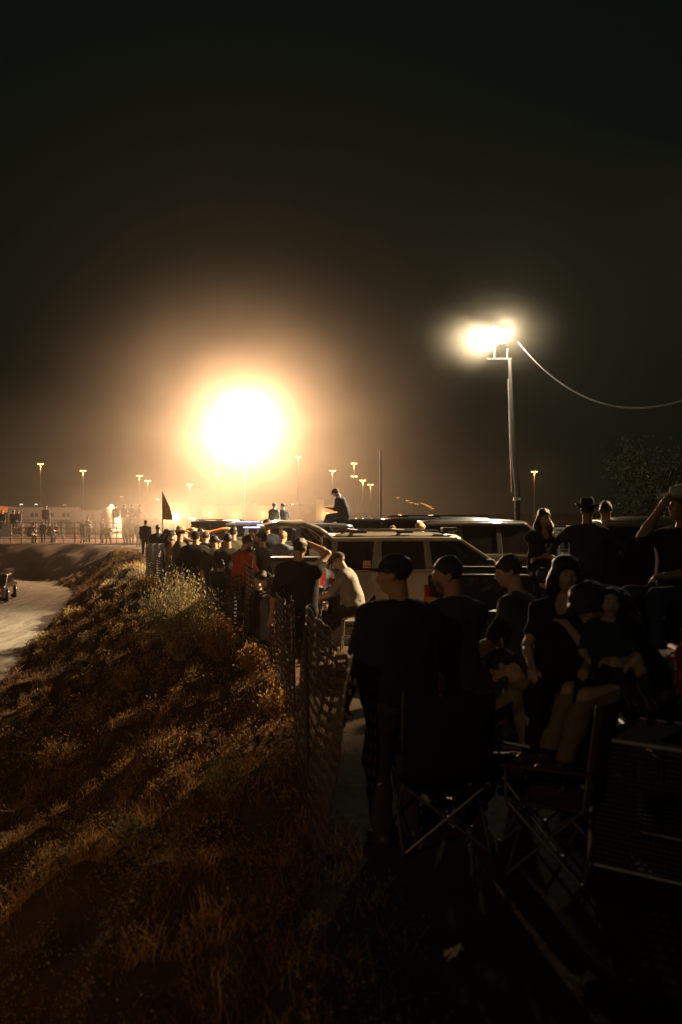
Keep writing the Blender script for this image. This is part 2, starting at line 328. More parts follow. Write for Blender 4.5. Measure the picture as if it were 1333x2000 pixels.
# pole C, next along the cable (just outside the right edge of the picture)
C_ = empty('floodlight_pole', (13.0, 22.5, 0)); tag(C_, 'floodlight pole at the far end of the sagging cable, right of the pickup', 'floodlight pole', 'floodlight poles')
MB().tube([(0,0,0),(0,0,4),(0,0,9.3)], [.13,.12,.095], 14).build('pole', m_pole, C_); MB().box((-.3,0,9.2), (1.2,.09,.09)).build('cross_arm', m_pole, C_)
floodhead(C_, Vector((-.55,-.05,9.45)), (-.9,-.1,-.4), m_flood, .28); floodhead(C_, Vector((-.05,-.05,9.45)), (-.9,.3,-.4), m_flood, .28)
lamp('SPOT', 'flood_beam', (-.85,-.1,9.35), LIGHT_C, (1.0,.66,.34), .15, C_, aim=(-.95,-.30,-.44), size=R(58), blend=.5)

FILL_ = empty('floodlight_pole', (-9.0, -15.0, -1.9)); tag(FILL_, 'added fill light pole out of sight behind the viewer', 'floodlight pole', 'floodlight poles')  # unseen pole, added to carry the fill beam
MB().tube([(0,0,0),(0,0,5),(0,0,11)], [.13,.12,.095], 14).build('pole', m_pole, FILL_); MB().box((0,0,10.9), (1.2,.09,.09)).build('cross_arm', m_pole, FILL_)
floodhead(FILL_, Vector((0,.05,11.2)), (.25,.9,-.4), m_flood_b, .28)
lamp('SPOT', 'flood_beam', (0,.25,11.1), LIGHT_FILL, (1.0,.52,.22), .15, FILL_, aim=(.085,.95,-.36), size=R(44), blend=.9)  # added fill on the bank and near people, no known lamp
# ================================================================ people: tapered capsules blended into one skin
def surface_nets(D, org, h):
    ins = D < 0; nx, ny, nz = D.shape
    cnt = np.zeros((nx-1, ny-1, nz-1), np.float32); acc = np.zeros((nx-1, ny-1, nz-1, 3), np.float32)
    C8 = [(a, b, c) for a in (0,1) for b in (0,1) for c in (0,1)]
    def S(a, o): return a[o[0]:nx-1+o[0], o[1]:ny-1+o[1], o[2]:nz-1+o[2]]
    for c0 in C8:
        for ax in range(3):
            if c0[ax]: continue
            c1 = list(c0); c1[ax] = 1
            d0, d1 = S(D, c0), S(D, c1); cr = (d0 < 0) != (d1 < 0)
            t = np.where(cr, d0/np.where(cr, d0-d1, 1), 0)
            for k in range(3): acc[..., k] += cr*(c0[k]+(t if k == ax else 0))
            cnt += cr
    act = cnt > 0; idx = -np.ones(act.shape, np.int64); idx[act] = np.arange(act.sum())
    ii = np.argwhere(act); V = (ii+acc[act]/cnt[act][:,None])*h+np.array(org)
    Fs = []
    for ax in range(3):
        u, v = [(1,2),(2,0),(0,1)][ax]
        s0 = [slice(0,None)]*3; s1 = [slice(0,None)]*3; s0[ax] = slice(0,-1); s1[ax] = slice(1,None)
        a, b = ins[tuple(s0)], ins[tuple(s1)]
        e = np.argwhere(a != b)
        if not len(e): continue
        ok = (e[:,u] > 0) & (e[:,v] > 0) & (e[:,u] < D.shape[u]-1) & (e[:,v] < D.shape[v]-1); e = e[ok]
        fl = a[tuple(e.T)]
        def g(du, dv):
            q = e.copy(); q[:,u] -= du; q[:,v] -= dv; return idx[tuple(q.T)]
        f = np.stack([g(1,1), g(0,1), g(0,0), g(1,0)], -1); f[~fl] = f[~fl][:, ::-1]; Fs.append(f)
    return V, np.concatenate(Fs)
class SDF:
    """list of primitives: capsule (a,b,ra,rb,k) or ellipsoid; cut planes; meshed by surface nets"""
    def __init__(s): s.p = []; s.cut = []
    def cap(s, a, b, ra, rb=None, k=.03, flat=None): s.p.append(('c', np.array(a, float), np.array(b, float), ra, rb if rb is not None else ra, k, flat)); return s
    def ell(s, c, r, M=None, k=.02, neg=False): s.p.append(('e', np.array(c, float), np.array(r, float), np.array(M) if M is not None else np.eye(3), k, neg)); return s
    def plane(s, p, n): s.cut.append((np.array(p, float), np.array(n, float))); return s
    def mesh(s, h, noise=0.0, nf=15.0, seed=0, name='body', m=None, parent=None):
        lo = np.full(3, 1e9); hi = -lo
        for q in s.p:
            if q[0] == 'c':
                r = max(q[3], q[4]); lo = np.minimum(lo, np.minimum(q[1], q[2])-r); hi = np.maximum(hi, np.maximum(q[1], q[2])+r)
            elif not q[5]: r = q[2].max(); lo = np.minimum(lo, q[1]-r); hi = np.maximum(hi, q[1]+r)
        lo -= 3*h+.01; hi += 3*h+.01; n = np.ceil((hi-lo)/h).astype(int)+1
        D = np.full(n, 1.0, np.float32); ax = [lo[k]+h*np.arange(n[k]) for k in range(3)]
        for q in s.p:
            if q[0] == 'c': r = max(q[3], q[4]); a0 = np.minimum(q[1], q[2])-r; b0 = np.maximum(q[1], q[2])+r; k = q[5]
            else: r = q[2].max(); a0 = q[1]-r; b0 = q[1]+r; k = q[4]
            mg = max(k, 2.5*h)+.01; i0 = np.maximum(((a0-mg-lo)/h).astype(int), 0); i1 = np.minimum(((b0+mg-lo)/h).astype(int)+2, n)
            if (i1 <= i0).any(): continue
            P = np.stack(np.meshgrid(*[ax[j][i0[j]:i1[j]] for j in range(3)], indexing='ij'), -1)
            if q[0] == 'c':
                a, b = q[1], q[2]; ab = b-a; L = (ab@ab) or 1e-9; t = np.clip(((P-a)@ab)/L, 0, 1); dv = P-a-t[...,None]*ab
                if q[6] is not None:   # flattened cross-section along a direction: (dir, factor)
                    fd, ff = np.array(q[6][0], float), q[6][1]; cmp_ = dv@fd; dv = dv+fd*(cmp_*(1/ff-1))[...,None]
                d = np.sqrt((dv**2).sum(-1))-(q[3]+(q[4]-q[3])*t)
            else:
                L = (P-q[1])@q[3]; rr = q[2]; k0 = np.sqrt(((L/rr)**2).sum(-1)); k1 = np.sqrt(((L/rr**2)**2).sum(-1)); d = np.where(k1 > 1e-6, k0*(k0-1)/np.maximum(k1, 1e-6), -rr.min())
            sl = tuple(slice(i0[j], i1[j]) for j in range(3)); A_ = D[sl]
            if q[0] == 'e' and q[5]:
                d = -d; hh = np.clip(.5-.5*(A_-d)/k, 0, 1); D[sl] = A_*(1-hh)+d*hh+k*hh*(1-hh)
            else:
                hh = np.clip(.5+.5*(A_-d)/k, 0, 1); D[sl] = A_*(1-hh)+d*hh-k*hh*(1-hh)
        if s.cut or noise:
            P = np.stack(np.meshgrid(*ax, indexing='ij'), -1)
            if noise:
                r_ = np.random.RandomState(seed); nn = 0
                for o in range(4):
                    q = r_.randn(3)*nf*(1+o*.6)*.6; nn = nn+np.sin(P@q+r_.rand()*6.28+1.5*np.sin(P[...,2]*nf*.5+o))/(1+o*.5)
                D = D+noise*nn
            for p, nn in s.cut: D = np.maximum(D, (P-p)@nn)
        V, Fc = surface_nets(D, lo, h)
        return npmesh(name, V, Fc, m, parent, smooth=True)
SKIN = dict(fair=(.62,.40,.29), tan=(.48,.29,.19), brown=(.36,.21,.14), pale=(.70,.48,.36))
def skin_m(n): return mat('skin_'+n, SKIN[n], .55, var=.08, scale=12, bump=.1, bscale=60)
def cloth(name, col, rough=.9): return mat('cloth_'+name, col, rough, var=.22, scale=9, bump=.35, bscale=70, spec=.2)
BLK = cloth('black', (.022,.022,.024)); DENIM = cloth('denim', (.045,.065,.11)); KHAKI = cloth('khaki', (.28,.21,.13)); GREY = cloth('grey', (.16,.155,.15))
NAVY = cloth('navy', (.02,.028,.05)); WHITE = cloth('white', (.7,.68,.64)); OLIVE = cloth('olive', (.09,.085,.05)); BLUE = cloth('blue', (.10,.17,.26)); RED = cloth('red', (.50,.06,.035)); BEIGE = cloth('beige', (.29,.23,.14)); CHAR = cloth('charcoal', (.045,.043,.043))
def hair_m(n): return mat('hair_'+n, dict(black=(.012,.010,.009), brown=(.05,.028,.016), blond=(.34,.22,.10), auburn=(.075,.036,.02), grey=(.25,.24,.22))[n], .45, var=.4, scale=30, bump=.6, bscale=90)
m_sole = mat('shoe_leather', (.05,.04,.035), .5, var=.3); m_eye = mat('eye_white', (.7,.68,.64), .2, var=0); m_lip = mat('lips', (.42,.16,.13), .4, var=.1)
def Rz(a): return np.array(Matrix.Rotation(R(a), 3, 'Z'))
def Rx(a): return np.array(Matrix.Rotation(R(a), 3, 'X'))
def Ry(a): return np.array(Matrix.Rotation(R(a), 3, 'Y'))
def ik(a, b, l1, l2, hint):
    """two-bone chain from a towards b, bending towards hint; returns middle and end"""
    a, b, hint = (np.array(q, float) for q in (a, b, hint)); v = b-a; d = np.linalg.norm(v); d2 = min(max(d, abs(l1-l2)+.02), (l1+l2)*.995); v = v/d; b = a+v*d2
    x = (l1*l1-l2*l2+d2*d2)/(2*d2); h = math.sqrt(max(l1*l1-x*x, 0)); p = hint-v*(hint@v); p = p/(np.linalg.norm(p)+1e-9)
    return a+v*x+p*h, b
def person(label, x, y, z=0.0, yaw=0, Hh=1.75, g=1.0, pel=None, lean=0, side=0, twist=0, head=(0,0,0), hands=None, elbows=None, feet=None, knees=None,
           skin='tan', shirt=None, sleeve=.55, pants=DENIM, shorts=False, hair='brown', hairstyle='short', hat=None, res=.02, group='spectators on the parking lot', fem=False, fingers=False, face=False, curve=0, shirt_noise=.0065, extra=None, belly=0, beard=False, glasses=False, curl=.35):
    """yaw 0 faces +Y, 90 faces -X, 180 faces the camera; hands/feet in local metres (right +X, forward +Y, up from z)"""
    s = Hh/1.75; pel = .95*s if pel is None else pel
    root_loc = (x, y, z)
    P0 = np.array([0,0,pel]); T = Rz(twist)@Rx(-lean)@Ry(side); Tc = Rz(twist)@Rx(-(lean+curve))@Ry(side)
    up = lambda a: P0+T@(np.array(a)*s)
    sp1 = up((0,0,.16)); che = sp1+Tc@(np.array((0,.0,.19))*s); nb = che+Tc@(np.array((0,-.015,.17))*s)
    sw = (.165 if fem else .19)*s*(1+.35*(g-1)); sh = [nb+Tc@np.array((q*sw,0,-.095*s)) for q in (-1,1)]
    Hd = Tc@Rz(head[0])@Rx(-head[1])@Ry(head[2]); hb = nb+Tc@np.array((0,.01,.05))*s; hc = hb+Hd@(np.array((0,.025,.115))*s)
    hip = [P0+Rz(twist*.3)@np.array((q*.09*s,0,-.04*s)) for q in (-1,1)]
    hands = hands or [(-.27*s,.08,pel-.18),(.27*s,.08,pel-.18)]; elbows = elbows or [(-.5,-1,-.2),(.5,-1,-.2)]
    feet = feet or [(-.11*s,.0,.08),(.11*s,.03,.08)]; knees = knees or [(-.1,1,0),(.1,1,0)]
    arm = []; 
    for q in (0,1):
        el, wr = ik(sh[q], hands[q], .29*s, .255*s, elbows[q]); arm.append((sh[q], el, wr))
    leg = []
    for q in (0,1):
        kn, an = ik(hip[q], feet[q], .43*s, .42*s, knees[q]); leg.append((hip[q], kn, an))
    S = SDF(); g1 = g*s; side_v = Tc@np.array((0,1.,0))
    def torso(S, e, sl=1.0, clothk=.05):
        fw = T@np.array((0,1.,0)); 
        a = (.115 if not fem else .11)*g1
        for q in (-1,1):
            S.cap(P0+T@np.array((q*.055*g1,0,.0)), up((q*.05*g,0.0,.12)), (.125 if not fem else .13)*g1+e, .11*g1+e, clothk+.02, (fw, .92))
            S.cap(up((q*.05*g,0.0,.12)), che+Tc@np.array((q*.065*g1,0,.02)), .108*g1+e, a+.012+e, clothk+.03, (side_v, .95))
            S.cap(che+Tc@np.array((q*.065*g1,0,.0)), nb+Tc@np.array((q*.085*s,-.005,-.115*s)), a+e, .070*g1+e, clothk*.8, (side_v, .85))
            S.cap(nb+Tc@np.array((q*.035*s,0,-.035*s)), sh[0 if q < 0 else 1]*1.0, .045*s+e, .056*s+e, .035)
            if fem: S.ell(che+Tc@np.array((q*.075*s,.105*g1,-.0)), (np.array((.078,.07,.075))*g1+e), Tc, k=.05)
        if belly: S.ell(up((0,.08+.25*belly,.10)), (.15*g1+e, (.10+.5*belly)*g1+e, .15*g1+e), T, k=.08)
    torso(S, 0)
    S.cap(nb-Tc@np.array((0,0,.03*s)), hb+Hd@np.array((0,.0,.05*s)), .062*s*(.88 if fem else 1)*(1+.3*(g-1)), .056*s*(.88 if fem else 1), .03)
    # head
    hs = s*(.96 if Hh > 1.4 else .96/s**.55)
    if Hh <= 1.4: hc = hb+Hd@(np.array((0,.02,.10))*hs)
    e3 = lambda v: hc+Hd@(np.array(v)*hs)
    S.ell(e3((0,-.012,.035)), np.array((.076,.098,.088))*hs, Hd, k=.02)
    S.ell(e3((0,.022,-.03)), np.array((.062,.075,.085))*hs, Hd, k=.03)
    S.ell(e3((0,.062,-.085)), np.array((.028,.025,.022))*hs, Hd, k=.025)
    if res <= .02:
        for q in (-1,1):
            S.ell(e3((q*.076,-.012,-.005)), np.array((.010,.020,.032))*hs, Hd, k=.008)
            S.ell(e3((q*.042,.072,-.028)), np.array((.022,.018,.02))*hs, Hd, k=.02)
        S.cap(e3((0,.092,.018)), e3((0,.112,-.028)), .009*hs, .015*hs, .012)
        for q in (-1,1): S.ell(e3((q*.012,.103,-.032)), np.array((.010,.012,.008))*hs, Hd, k=.006)
        for q in (-1,1): S.ell(e3((q*.032,.098,.008)), np.array((.019,.016,.012))*hs, Hd, k=.014, neg=True)
        S.cap(e3((-.035,.085,.026)), e3((.035,.085,.026)), .011*hs, .011*hs, .015)
        S.ell(e3((0,.094,-.058)), np.array((.024,.012,.010))*hs, Hd, k=.01)
        S.ell(e3((0,.106,-.058)), np.array((.026,.006,.0022))*hs, Hd, k=.004, neg=True)
    # limbs
    ag = g**.7*s*(.86 if fem else 1)
    for q in (0,1):
        a, el, wr = arm[q]; m_ = a+(el-a)*.4
        S.cap(a, m_, .056*ag, .05*ag, .03); S.cap(m_, el, .05*ag, .039*ag, .02); f1 = el+(wr-el)*.3; S.cap(el, f1, .039*ag, .041*ag, .02); S.cap(f1, wr, .041*ag, .027*ag, .02)
        hi_, kn, an = leg[q]; tg = g**.6*s
        S.cap(hi_, hi_+(kn-hi_)*.45, .09*tg, .077*tg, .05); S.cap(hi_+(kn-hi_)*.45, kn, .077*tg, .055*tg, .03); c1 = kn+(an-kn)*.32; S.cap(kn, c1, .052*tg, .056*tg, .03); S.cap(c1, an, .056*tg, .037*tg, .02)
        # hand
        dr = (wr-el)/np.linalg.norm(wr-el); ref = np.array((0,0,1.)) if abs(dr[2]) < .75 else np.array((0,1.,0)); wd = np.cross(dr, ref); wd /= np.linalg.norm(wd); pn = np.cross(dr, wd)
        if pn[2] > 0 and abs(dr[2]) < .75: pn = -pn
        pc = wr+dr*.055*s; S.cap(wr, wr+dr*.075*s, .026*s, .033*s, .02, (pn/np.linalg.norm(pn), .62))
        if fingers:
            for k in range(4):
                o_ = (k-1.5)*.0185*s; ln = (.070,.080,.075,.058)[k]*s; b0 = wr+dr*.082*s+wd*o_; c_ = curl+.12*((k*7)%3)
                d1 = dr*math.cos(c_)+pn*math.sin(c_); d2 = dr*math.cos(2.1*c_)+pn*math.sin(2.1*c_); b1 = b0+d1*ln*.5; b2 = b1+d2*ln*.5
                S.cap(b0-dr*.02, b1, .0098*s, .0088*s, .004); S.cap(b1, b2, .0088*s, .0075*s, .004)
            sg = 1 if q == 0 else -1; t0 = wr+dr*.03*s+wd*sg*.02*s; td = dr*.62+wd*sg*.62+pn*.45; td /= np.linalg.norm(td); t1 = t0+td*.048*s; td2 = dr*.85+wd*sg*.2+pn*.5; td2 /= np.linalg.norm(td2)
            S.cap(t0, t1, .014*s, .0105*s, .008); S.cap(t1, t1+td2*.032*s, .0105*s, .0085*s, .004)
        else: S.cap(wr+dr*.07*s, wr+dr*.14*s+pn*.03*s, .030*s, .020*s, .02, (pn/np.linalg.norm(pn), .6))
        fd = np.array(kn-an); toe = np.array(feet[q])-np.array(hi_); fdir = np.array((knees[q][0]*.3, 1.0, 0)); fdir /= np.linalg.norm(fdir)
        shin = (kn-an)/np.linalg.norm(kn-an)
        S.cap(an-shin*.03, an+fdir*.13*s-shin*.05, .035*s, .028*s, .03)
    body = S.mesh(res, name='person', m=skin_m(skin)); body.location = root_loc; body.rotation_euler = (0,0,R(yaw)); tag(body, label, 'person', group)
    # clothes
    if shirt is not None:
        C = SDF(); torso(C, .018*s+.006, clothk=.06)
        for q in (0,1):
            a, el, wr = arm[q]; e_ = a+(el-a)*min(1, sleeve/.6 if sleeve <= .6 else 1); C.cap(a, e_, .068*ag, (.064 if sleeve <= .6 else .052)*ag, .04)
            if sleeve > .6: C.cap(el, el+(wr-el)*(.92 if sleeve >= 1 else (sleeve-.6)*2.4), .052*ag, .038*ag, .03)
        nd = Tc@np.array((0,.28,1.)); C.plane(nb+Tc@np.array((0,.02,.012*s)), nd/np.linalg.norm(nd))
        C.plane(P0+T@np.array((0,0,-.10*s)), T@np.array((0,0,-1.)))
        if fem: C.ell(nb+Tc@np.array((0,.11,-.03))*s, np.array((.055,.10,.115))*s, Tc, k=.01, neg=True)
        C.mesh(min(res*1.1, .02) if res < .03 else res, noise=shirt_noise, seed=int(abs(x*37+y*11)), name='shirt', m=shirt, parent=body)
    if pants is not None:
        C = SDF()
        for q in (0,1):
            hi_, kn, an = leg[q]; tg = g**.6*s
            C.cap(P0+T@np.array(((q*2-1)*.055*g1,0,.02)), hi_, .128*g1, .118*g1, .05)
            C.cap(hi_, kn, .105*tg, .074*tg, .03)
            if not shorts: C.cap(kn, an+(kn-an)*.06, .074*tg, .058*tg, .03)
        C.plane(P0+T@np.array((0,0,.07*s)), T@np.array((0,0,1.)))
        if shorts:
            pass
        C.mesh(max(res, .014), noise=shirt_noise, seed=3+int(abs(x*31)), name='trousers' if not shorts else 'shorts', m=pants, parent=body)
    for q in (0,1):
        hi_, kn, an = leg[q]; fdir = np.array((knees[q][0]*.3, 1.0, 0)); fdir /= np.linalg.norm(fdir); shin = (kn-an)/np.linalg.norm(kn-an)
        C = SDF(); C.cap(an-shin*.035-fdir*.03, an+fdir*.15*s-shin*.055, .043*s, .038*s, .03); C.cap(an, an-shin*.03, .045*s, .045*s, .03); C.mesh(max(res, .014), name='shoe', m=m_sole, parent=body)
    # hair
    if hairstyle and hair:
        C = SDF(); hr = hair_m(hair); 
        C.ell(e3((0,-.014,.038)), np.array((.083,.105,.094))*hs+(.004 if hairstyle == 'short' else .012), Hd, k=.02)
        C.ell(e3((0,.085,-.045)), np.array((.078,.085,.098))*hs, Hd, k=.012, neg=True)
        if hairstyle == 'short': C.ell(e3((0,.02,-.12)), np.array((.13,.10,.10))*hs, Hd, k=.02, neg=True)
        if hairstyle == 'long':
            dn = np.array((0,0,-1.))
            for q in (-1,1):
                a0 = e3((q*.072,-.03,0.0)); a1 = e3((q*.082,-.04,-.10)); a2 = sh[0 if q < 0 else 1]*.45+nb*.55+Tc@np.array((0,-.045*s,.035)); a3 = che+Tc@np.array((q*.10*s,-.10*g1,.10))
                if extra == 'front': a3 = che+Tc@np.array((q*.10*s,.10*g1,.08)); a2 = sh[0 if q < 0 else 1]*.5+nb*.5+Tc@np.array((0,.03*s,.05))
                C.cap(a0, a1, .035, .042, .03); C.cap(a1, a2, .042, .05, .03); C.cap(a2, a3, .05, .03, .03)
            b0 = e3((0,-.09,.0)); b1 = nb+Tc@np.array((0,-.09,.03)); b2 = che+Tc@np.array((0,-.15*g1,.06)); C.cap(b0, b1, .07, .075, .04); C.cap(b1, b2, .07, .045, .04)
        if hairstyle == 'bun': C.ell(e3((0,-.10,.10)), np.array((.045,.045,.045)), Hd, k=.02)
        C.mesh(min(res, .016) if res < .03 else .02, noise=.0055 if hairstyle == 'short' else .008, nf=45 if hairstyle == 'short' else 30, seed=9, name='hair', m=hr, parent=body)
    if beard:
        C = SDF(); C.ell(e3((0,.035,-.075)), np.array((.066,.072,.05))*hs, Hd, k=.02); C.ell(e3((0,.06,.0)), np.array((.07,.07,.05))*hs, Hd, k=.02, neg=True); C.mesh(.012, noise=.003, nf=50, name='beard', m=hair_m('brown'), parent=body)
    if face:
        mb = MB()
        for q in (-1,1): mb.lathe([(0.001,-.012),(.009,-.008),(.0125,0),(.009,.008),(.001,.012)], e3((q*.031,.078,.008)), 12)
        mb.build('eyes', m_eye, body)
        mb = MB()
        for q in (-1,1): mb.lathe([(0.0005,-.006),(.005,-.003),(.006,0),(.005,.003),(.0005,.006)], e3((q*.031,.0885,.007)), 10)
        mb.build('pupils', hair_m('black'), body)
        C = SDF(); C.cap(e3((-.02,.098,-.052)), e3((.02,.098,-.052)), .005, .005, .004); C.cap(e3((-.016,.098,-.064)), e3((.016,.098,-.064)), .0055, .0055, .004); C.mesh(.004, name='lips', m=m_lip, parent=body)
        C = SDF()
        for q in (-1,1): C.cap(e3((q*.018,.094,.031)), e3((q*.048,.082,.036)), .004, .003, .002)
        C.mesh(.0035, name='eyebrows', m=hair_m(hair or 'brown'), parent=body)
    M4 = Matrix.Translation(Vector(hc)) @ Matrix(Hd.tolist()).to_4x4()
    if glasses:
        mb = MB()
        for q in (-1,1):
            mb.box(M4 @ Vector((q*.034*hs,.108*hs,.010*hs)), (.05,.006,.036), M=Matrix(Hd.tolist()).to_4x4()); mb.tube([M4 @ Vector((q*.06*hs,.104*hs,.015*hs)), M4 @ Vector((q*.08*hs,.0,.012*hs))], .0025, 5)
        mb.build('glasses', mat('glasses_lens', (.02,.02,.02), .08, var=0, coat=.5), body, bevel=.004)
    if hat:
        kind, hm = hat[0], hat[1]; back = len(hat) > 2 and hat[2] == 'back'; sg = -1 if back else 1
        if kind == 'cap':
            C = SDF(); C.ell(e3((0,-.012,.040)), np.array((.086,.108,.094))*hs+.006, Hd, k=.01); n_ = Hd@np.array((0,.10,-1.)); n_ /= np.linalg.norm(n_); C.plane(e3((0,0,.036)), n_)
            c_ = C.mesh(.012, name='cap', m=hm, parent=body); vs = []; fs = []; NU = 13
            for r_, dz in ((0,.0),(.35,.003),(.7,.0),(1,-.006)):
                for k in range(NU):
                    an = R(-62+124*k/(NU-1)); x_ = math.sin(an)*.082*hs*(1-.04*r_); y_ = math.cos(an)*(.098+.075*r_*max(math.cos(an),0)**.5)*hs; vs.append(M4 @ Vector((x_, sg*y_, .045*hs+dz-.02*(abs(x_)/.08)**2)))
            fs = [(a*NU+k, a*NU+k+1, (a+1)*NU+k+1, (a+1)*NU+k) for a in range(3) for k in range(NU-1)]
            MB().add(vs, fs, True).build('brim', hm, c_, solid=.006)
        elif kind == 'cowboy':
            vs = []; NU = 36
            prof = [(.165,.012),(.14,.0),(.115,-.002),(.094,.0),(.088,.02),(.084,.06),(.080,.095),(.066,.118),(.035,.112),(.004,.100)]
            for r_, zz_ in prof:
                for k in range(NU):
                    an = 2*math.pi*k/NU; c_, s_ = math.cos(an), math.sin(an); rim = max(0, (r_-.094)/.071); x_ = r_*c_*(1-.10*rim); y_ = r_*s_*1.22; z_ = zz_+rim**1.5*.040*abs(c_)**2.2-rim*.022*abs(s_)**3
                    if zz_ > .05: y_ *= 1.0; z_ += -.02*math.exp(-(x_/.025)**2)*(zz_ > .09)+.012*(s_ if zz_ > .09 else 0)*-1
                    vs.append(M4 @ Vector((x_*hs*1.04, y_*hs*1.04, (z_+.062)*hs)))
            n_ = len(prof); fs = [(a*NU+k, a*NU+(k+1)%NU, (a+1)*NU+(k+1)%NU, (a+1)*NU+k) for a in range(n_-1) for k in range(NU)]+[tuple((n_-1)*NU+k for k in range(NU))]
            c_ = MB().add(vs, fs, True).build('cowboy_hat', hm, body, solid=.006)
            MB().tube([M4 @ Vector((math.cos(R(a))*.092*hs, math.sin(R(a))*.092*1.22*hs, .079*hs)) for a in range(0, 361, 20)], .009, 6).build('hat_band', BLK, c_)
        elif kind == 'hood':
            C = SDF(); C.ell(e3((0,-.02,.03)), np.array((.10,.125,.115))*hs, Hd, k=.02); C.cap(e3((0,-.05,-.05)), nb+Tc@np.array((0,-.04,-.02)), .09, .10, .04); C.ell(e3((0,.11,-.02)), np.array((.07,.09,.10))*hs, Hd, k=.02, neg=True); C.mesh(.018, noise=.004, name='hood', m=hm, parent=body)
    body['_j'] = [float(v) for q in (0,1) for v in arm[q][2]]
    return body
def wrist(b, q):
    v = b['_j'][q*3:q*3+3]; return Matrix.Translation(b.location) @ Matrix.Rotation(b.rotation_euler[2], 4, 'Z') @ Vector(v)
# ================================================================ vehicles (x: tail 0 -> nose L, y: width)
m_tyre = mat('tyre_rubber', (.02,.02,.02), .85, var=.2); m_rim = mat('alloy_rim', (.35,.34,.33), .3, .9, var=.1); m_chrome = mat('chrome', (.6,.58,.55), .18, 1, var=.05)
m_dark = mat('black_plastic', (.02,.02,.02), .5, var=.15); m_seat = mat('seat_fabric', (.09,.08,.07), .9, var=.2); m_red = mat('tail_lens_red', (.42,.02,.015), .15, var=.1, coat=.6); m_amber = mat('lens_amber', (.75,.30,.04), .15, var=.1, coat=.6); m_clear = mat('lens_clear', (.7,.7,.68), .12, var=.05, coat=.6)
def glass(name='tinted_glass', t=.35):
    if name in _mats: return _mats[name]
    m = bpy.data.materials.new(name); m.use_nodes = True; _mats[name] = m; nt = m.node_tree; b = nt.nodes['Principled BSDF']; b.inputs['Base Color'].default_value = (.01,.01,.01,1); b.inputs['Roughness'].default_value = .06
    tr = nt.nodes.new('ShaderNodeBsdfTransparent'); tr.inputs[0].default_value = (.75,.73,.68,1); mx = nt.nodes.new('ShaderNodeMixShader'); mx.inputs[0].default_value = 1-t
    n = nt.nodes.new('ShaderNodeTexNoise'); n.inputs['Scale'].default_value = 3
    r = nt.nodes.new('ShaderNodeMapRange'); r.inputs[3].default_value = .04; r.inputs[4].default_value = .14; nt.links.new(n.outputs['Fac'], r.inputs[0]); nt.links.new(r.outputs[0], b.inputs['Roughness'])
    nt.links.new(tr.outputs[0], mx.inputs[1]); nt.links.new(b.outputs[0], mx.inputs[2]); out = [q for q in nt.nodes if q.type == 'OUTPUT_MATERIAL'][0]; nt.links.new(mx.outputs[0], out.inputs[0]); return m
m_glass = glass(); m_glass_c = glass('clear_glass', .65)
def paint(name, col, rough=.28, metal=.4): return mat('paint_'+name, col, rough, metal, var=.10, scale=1.2, coat=.7, bump=.03, bscale=3)
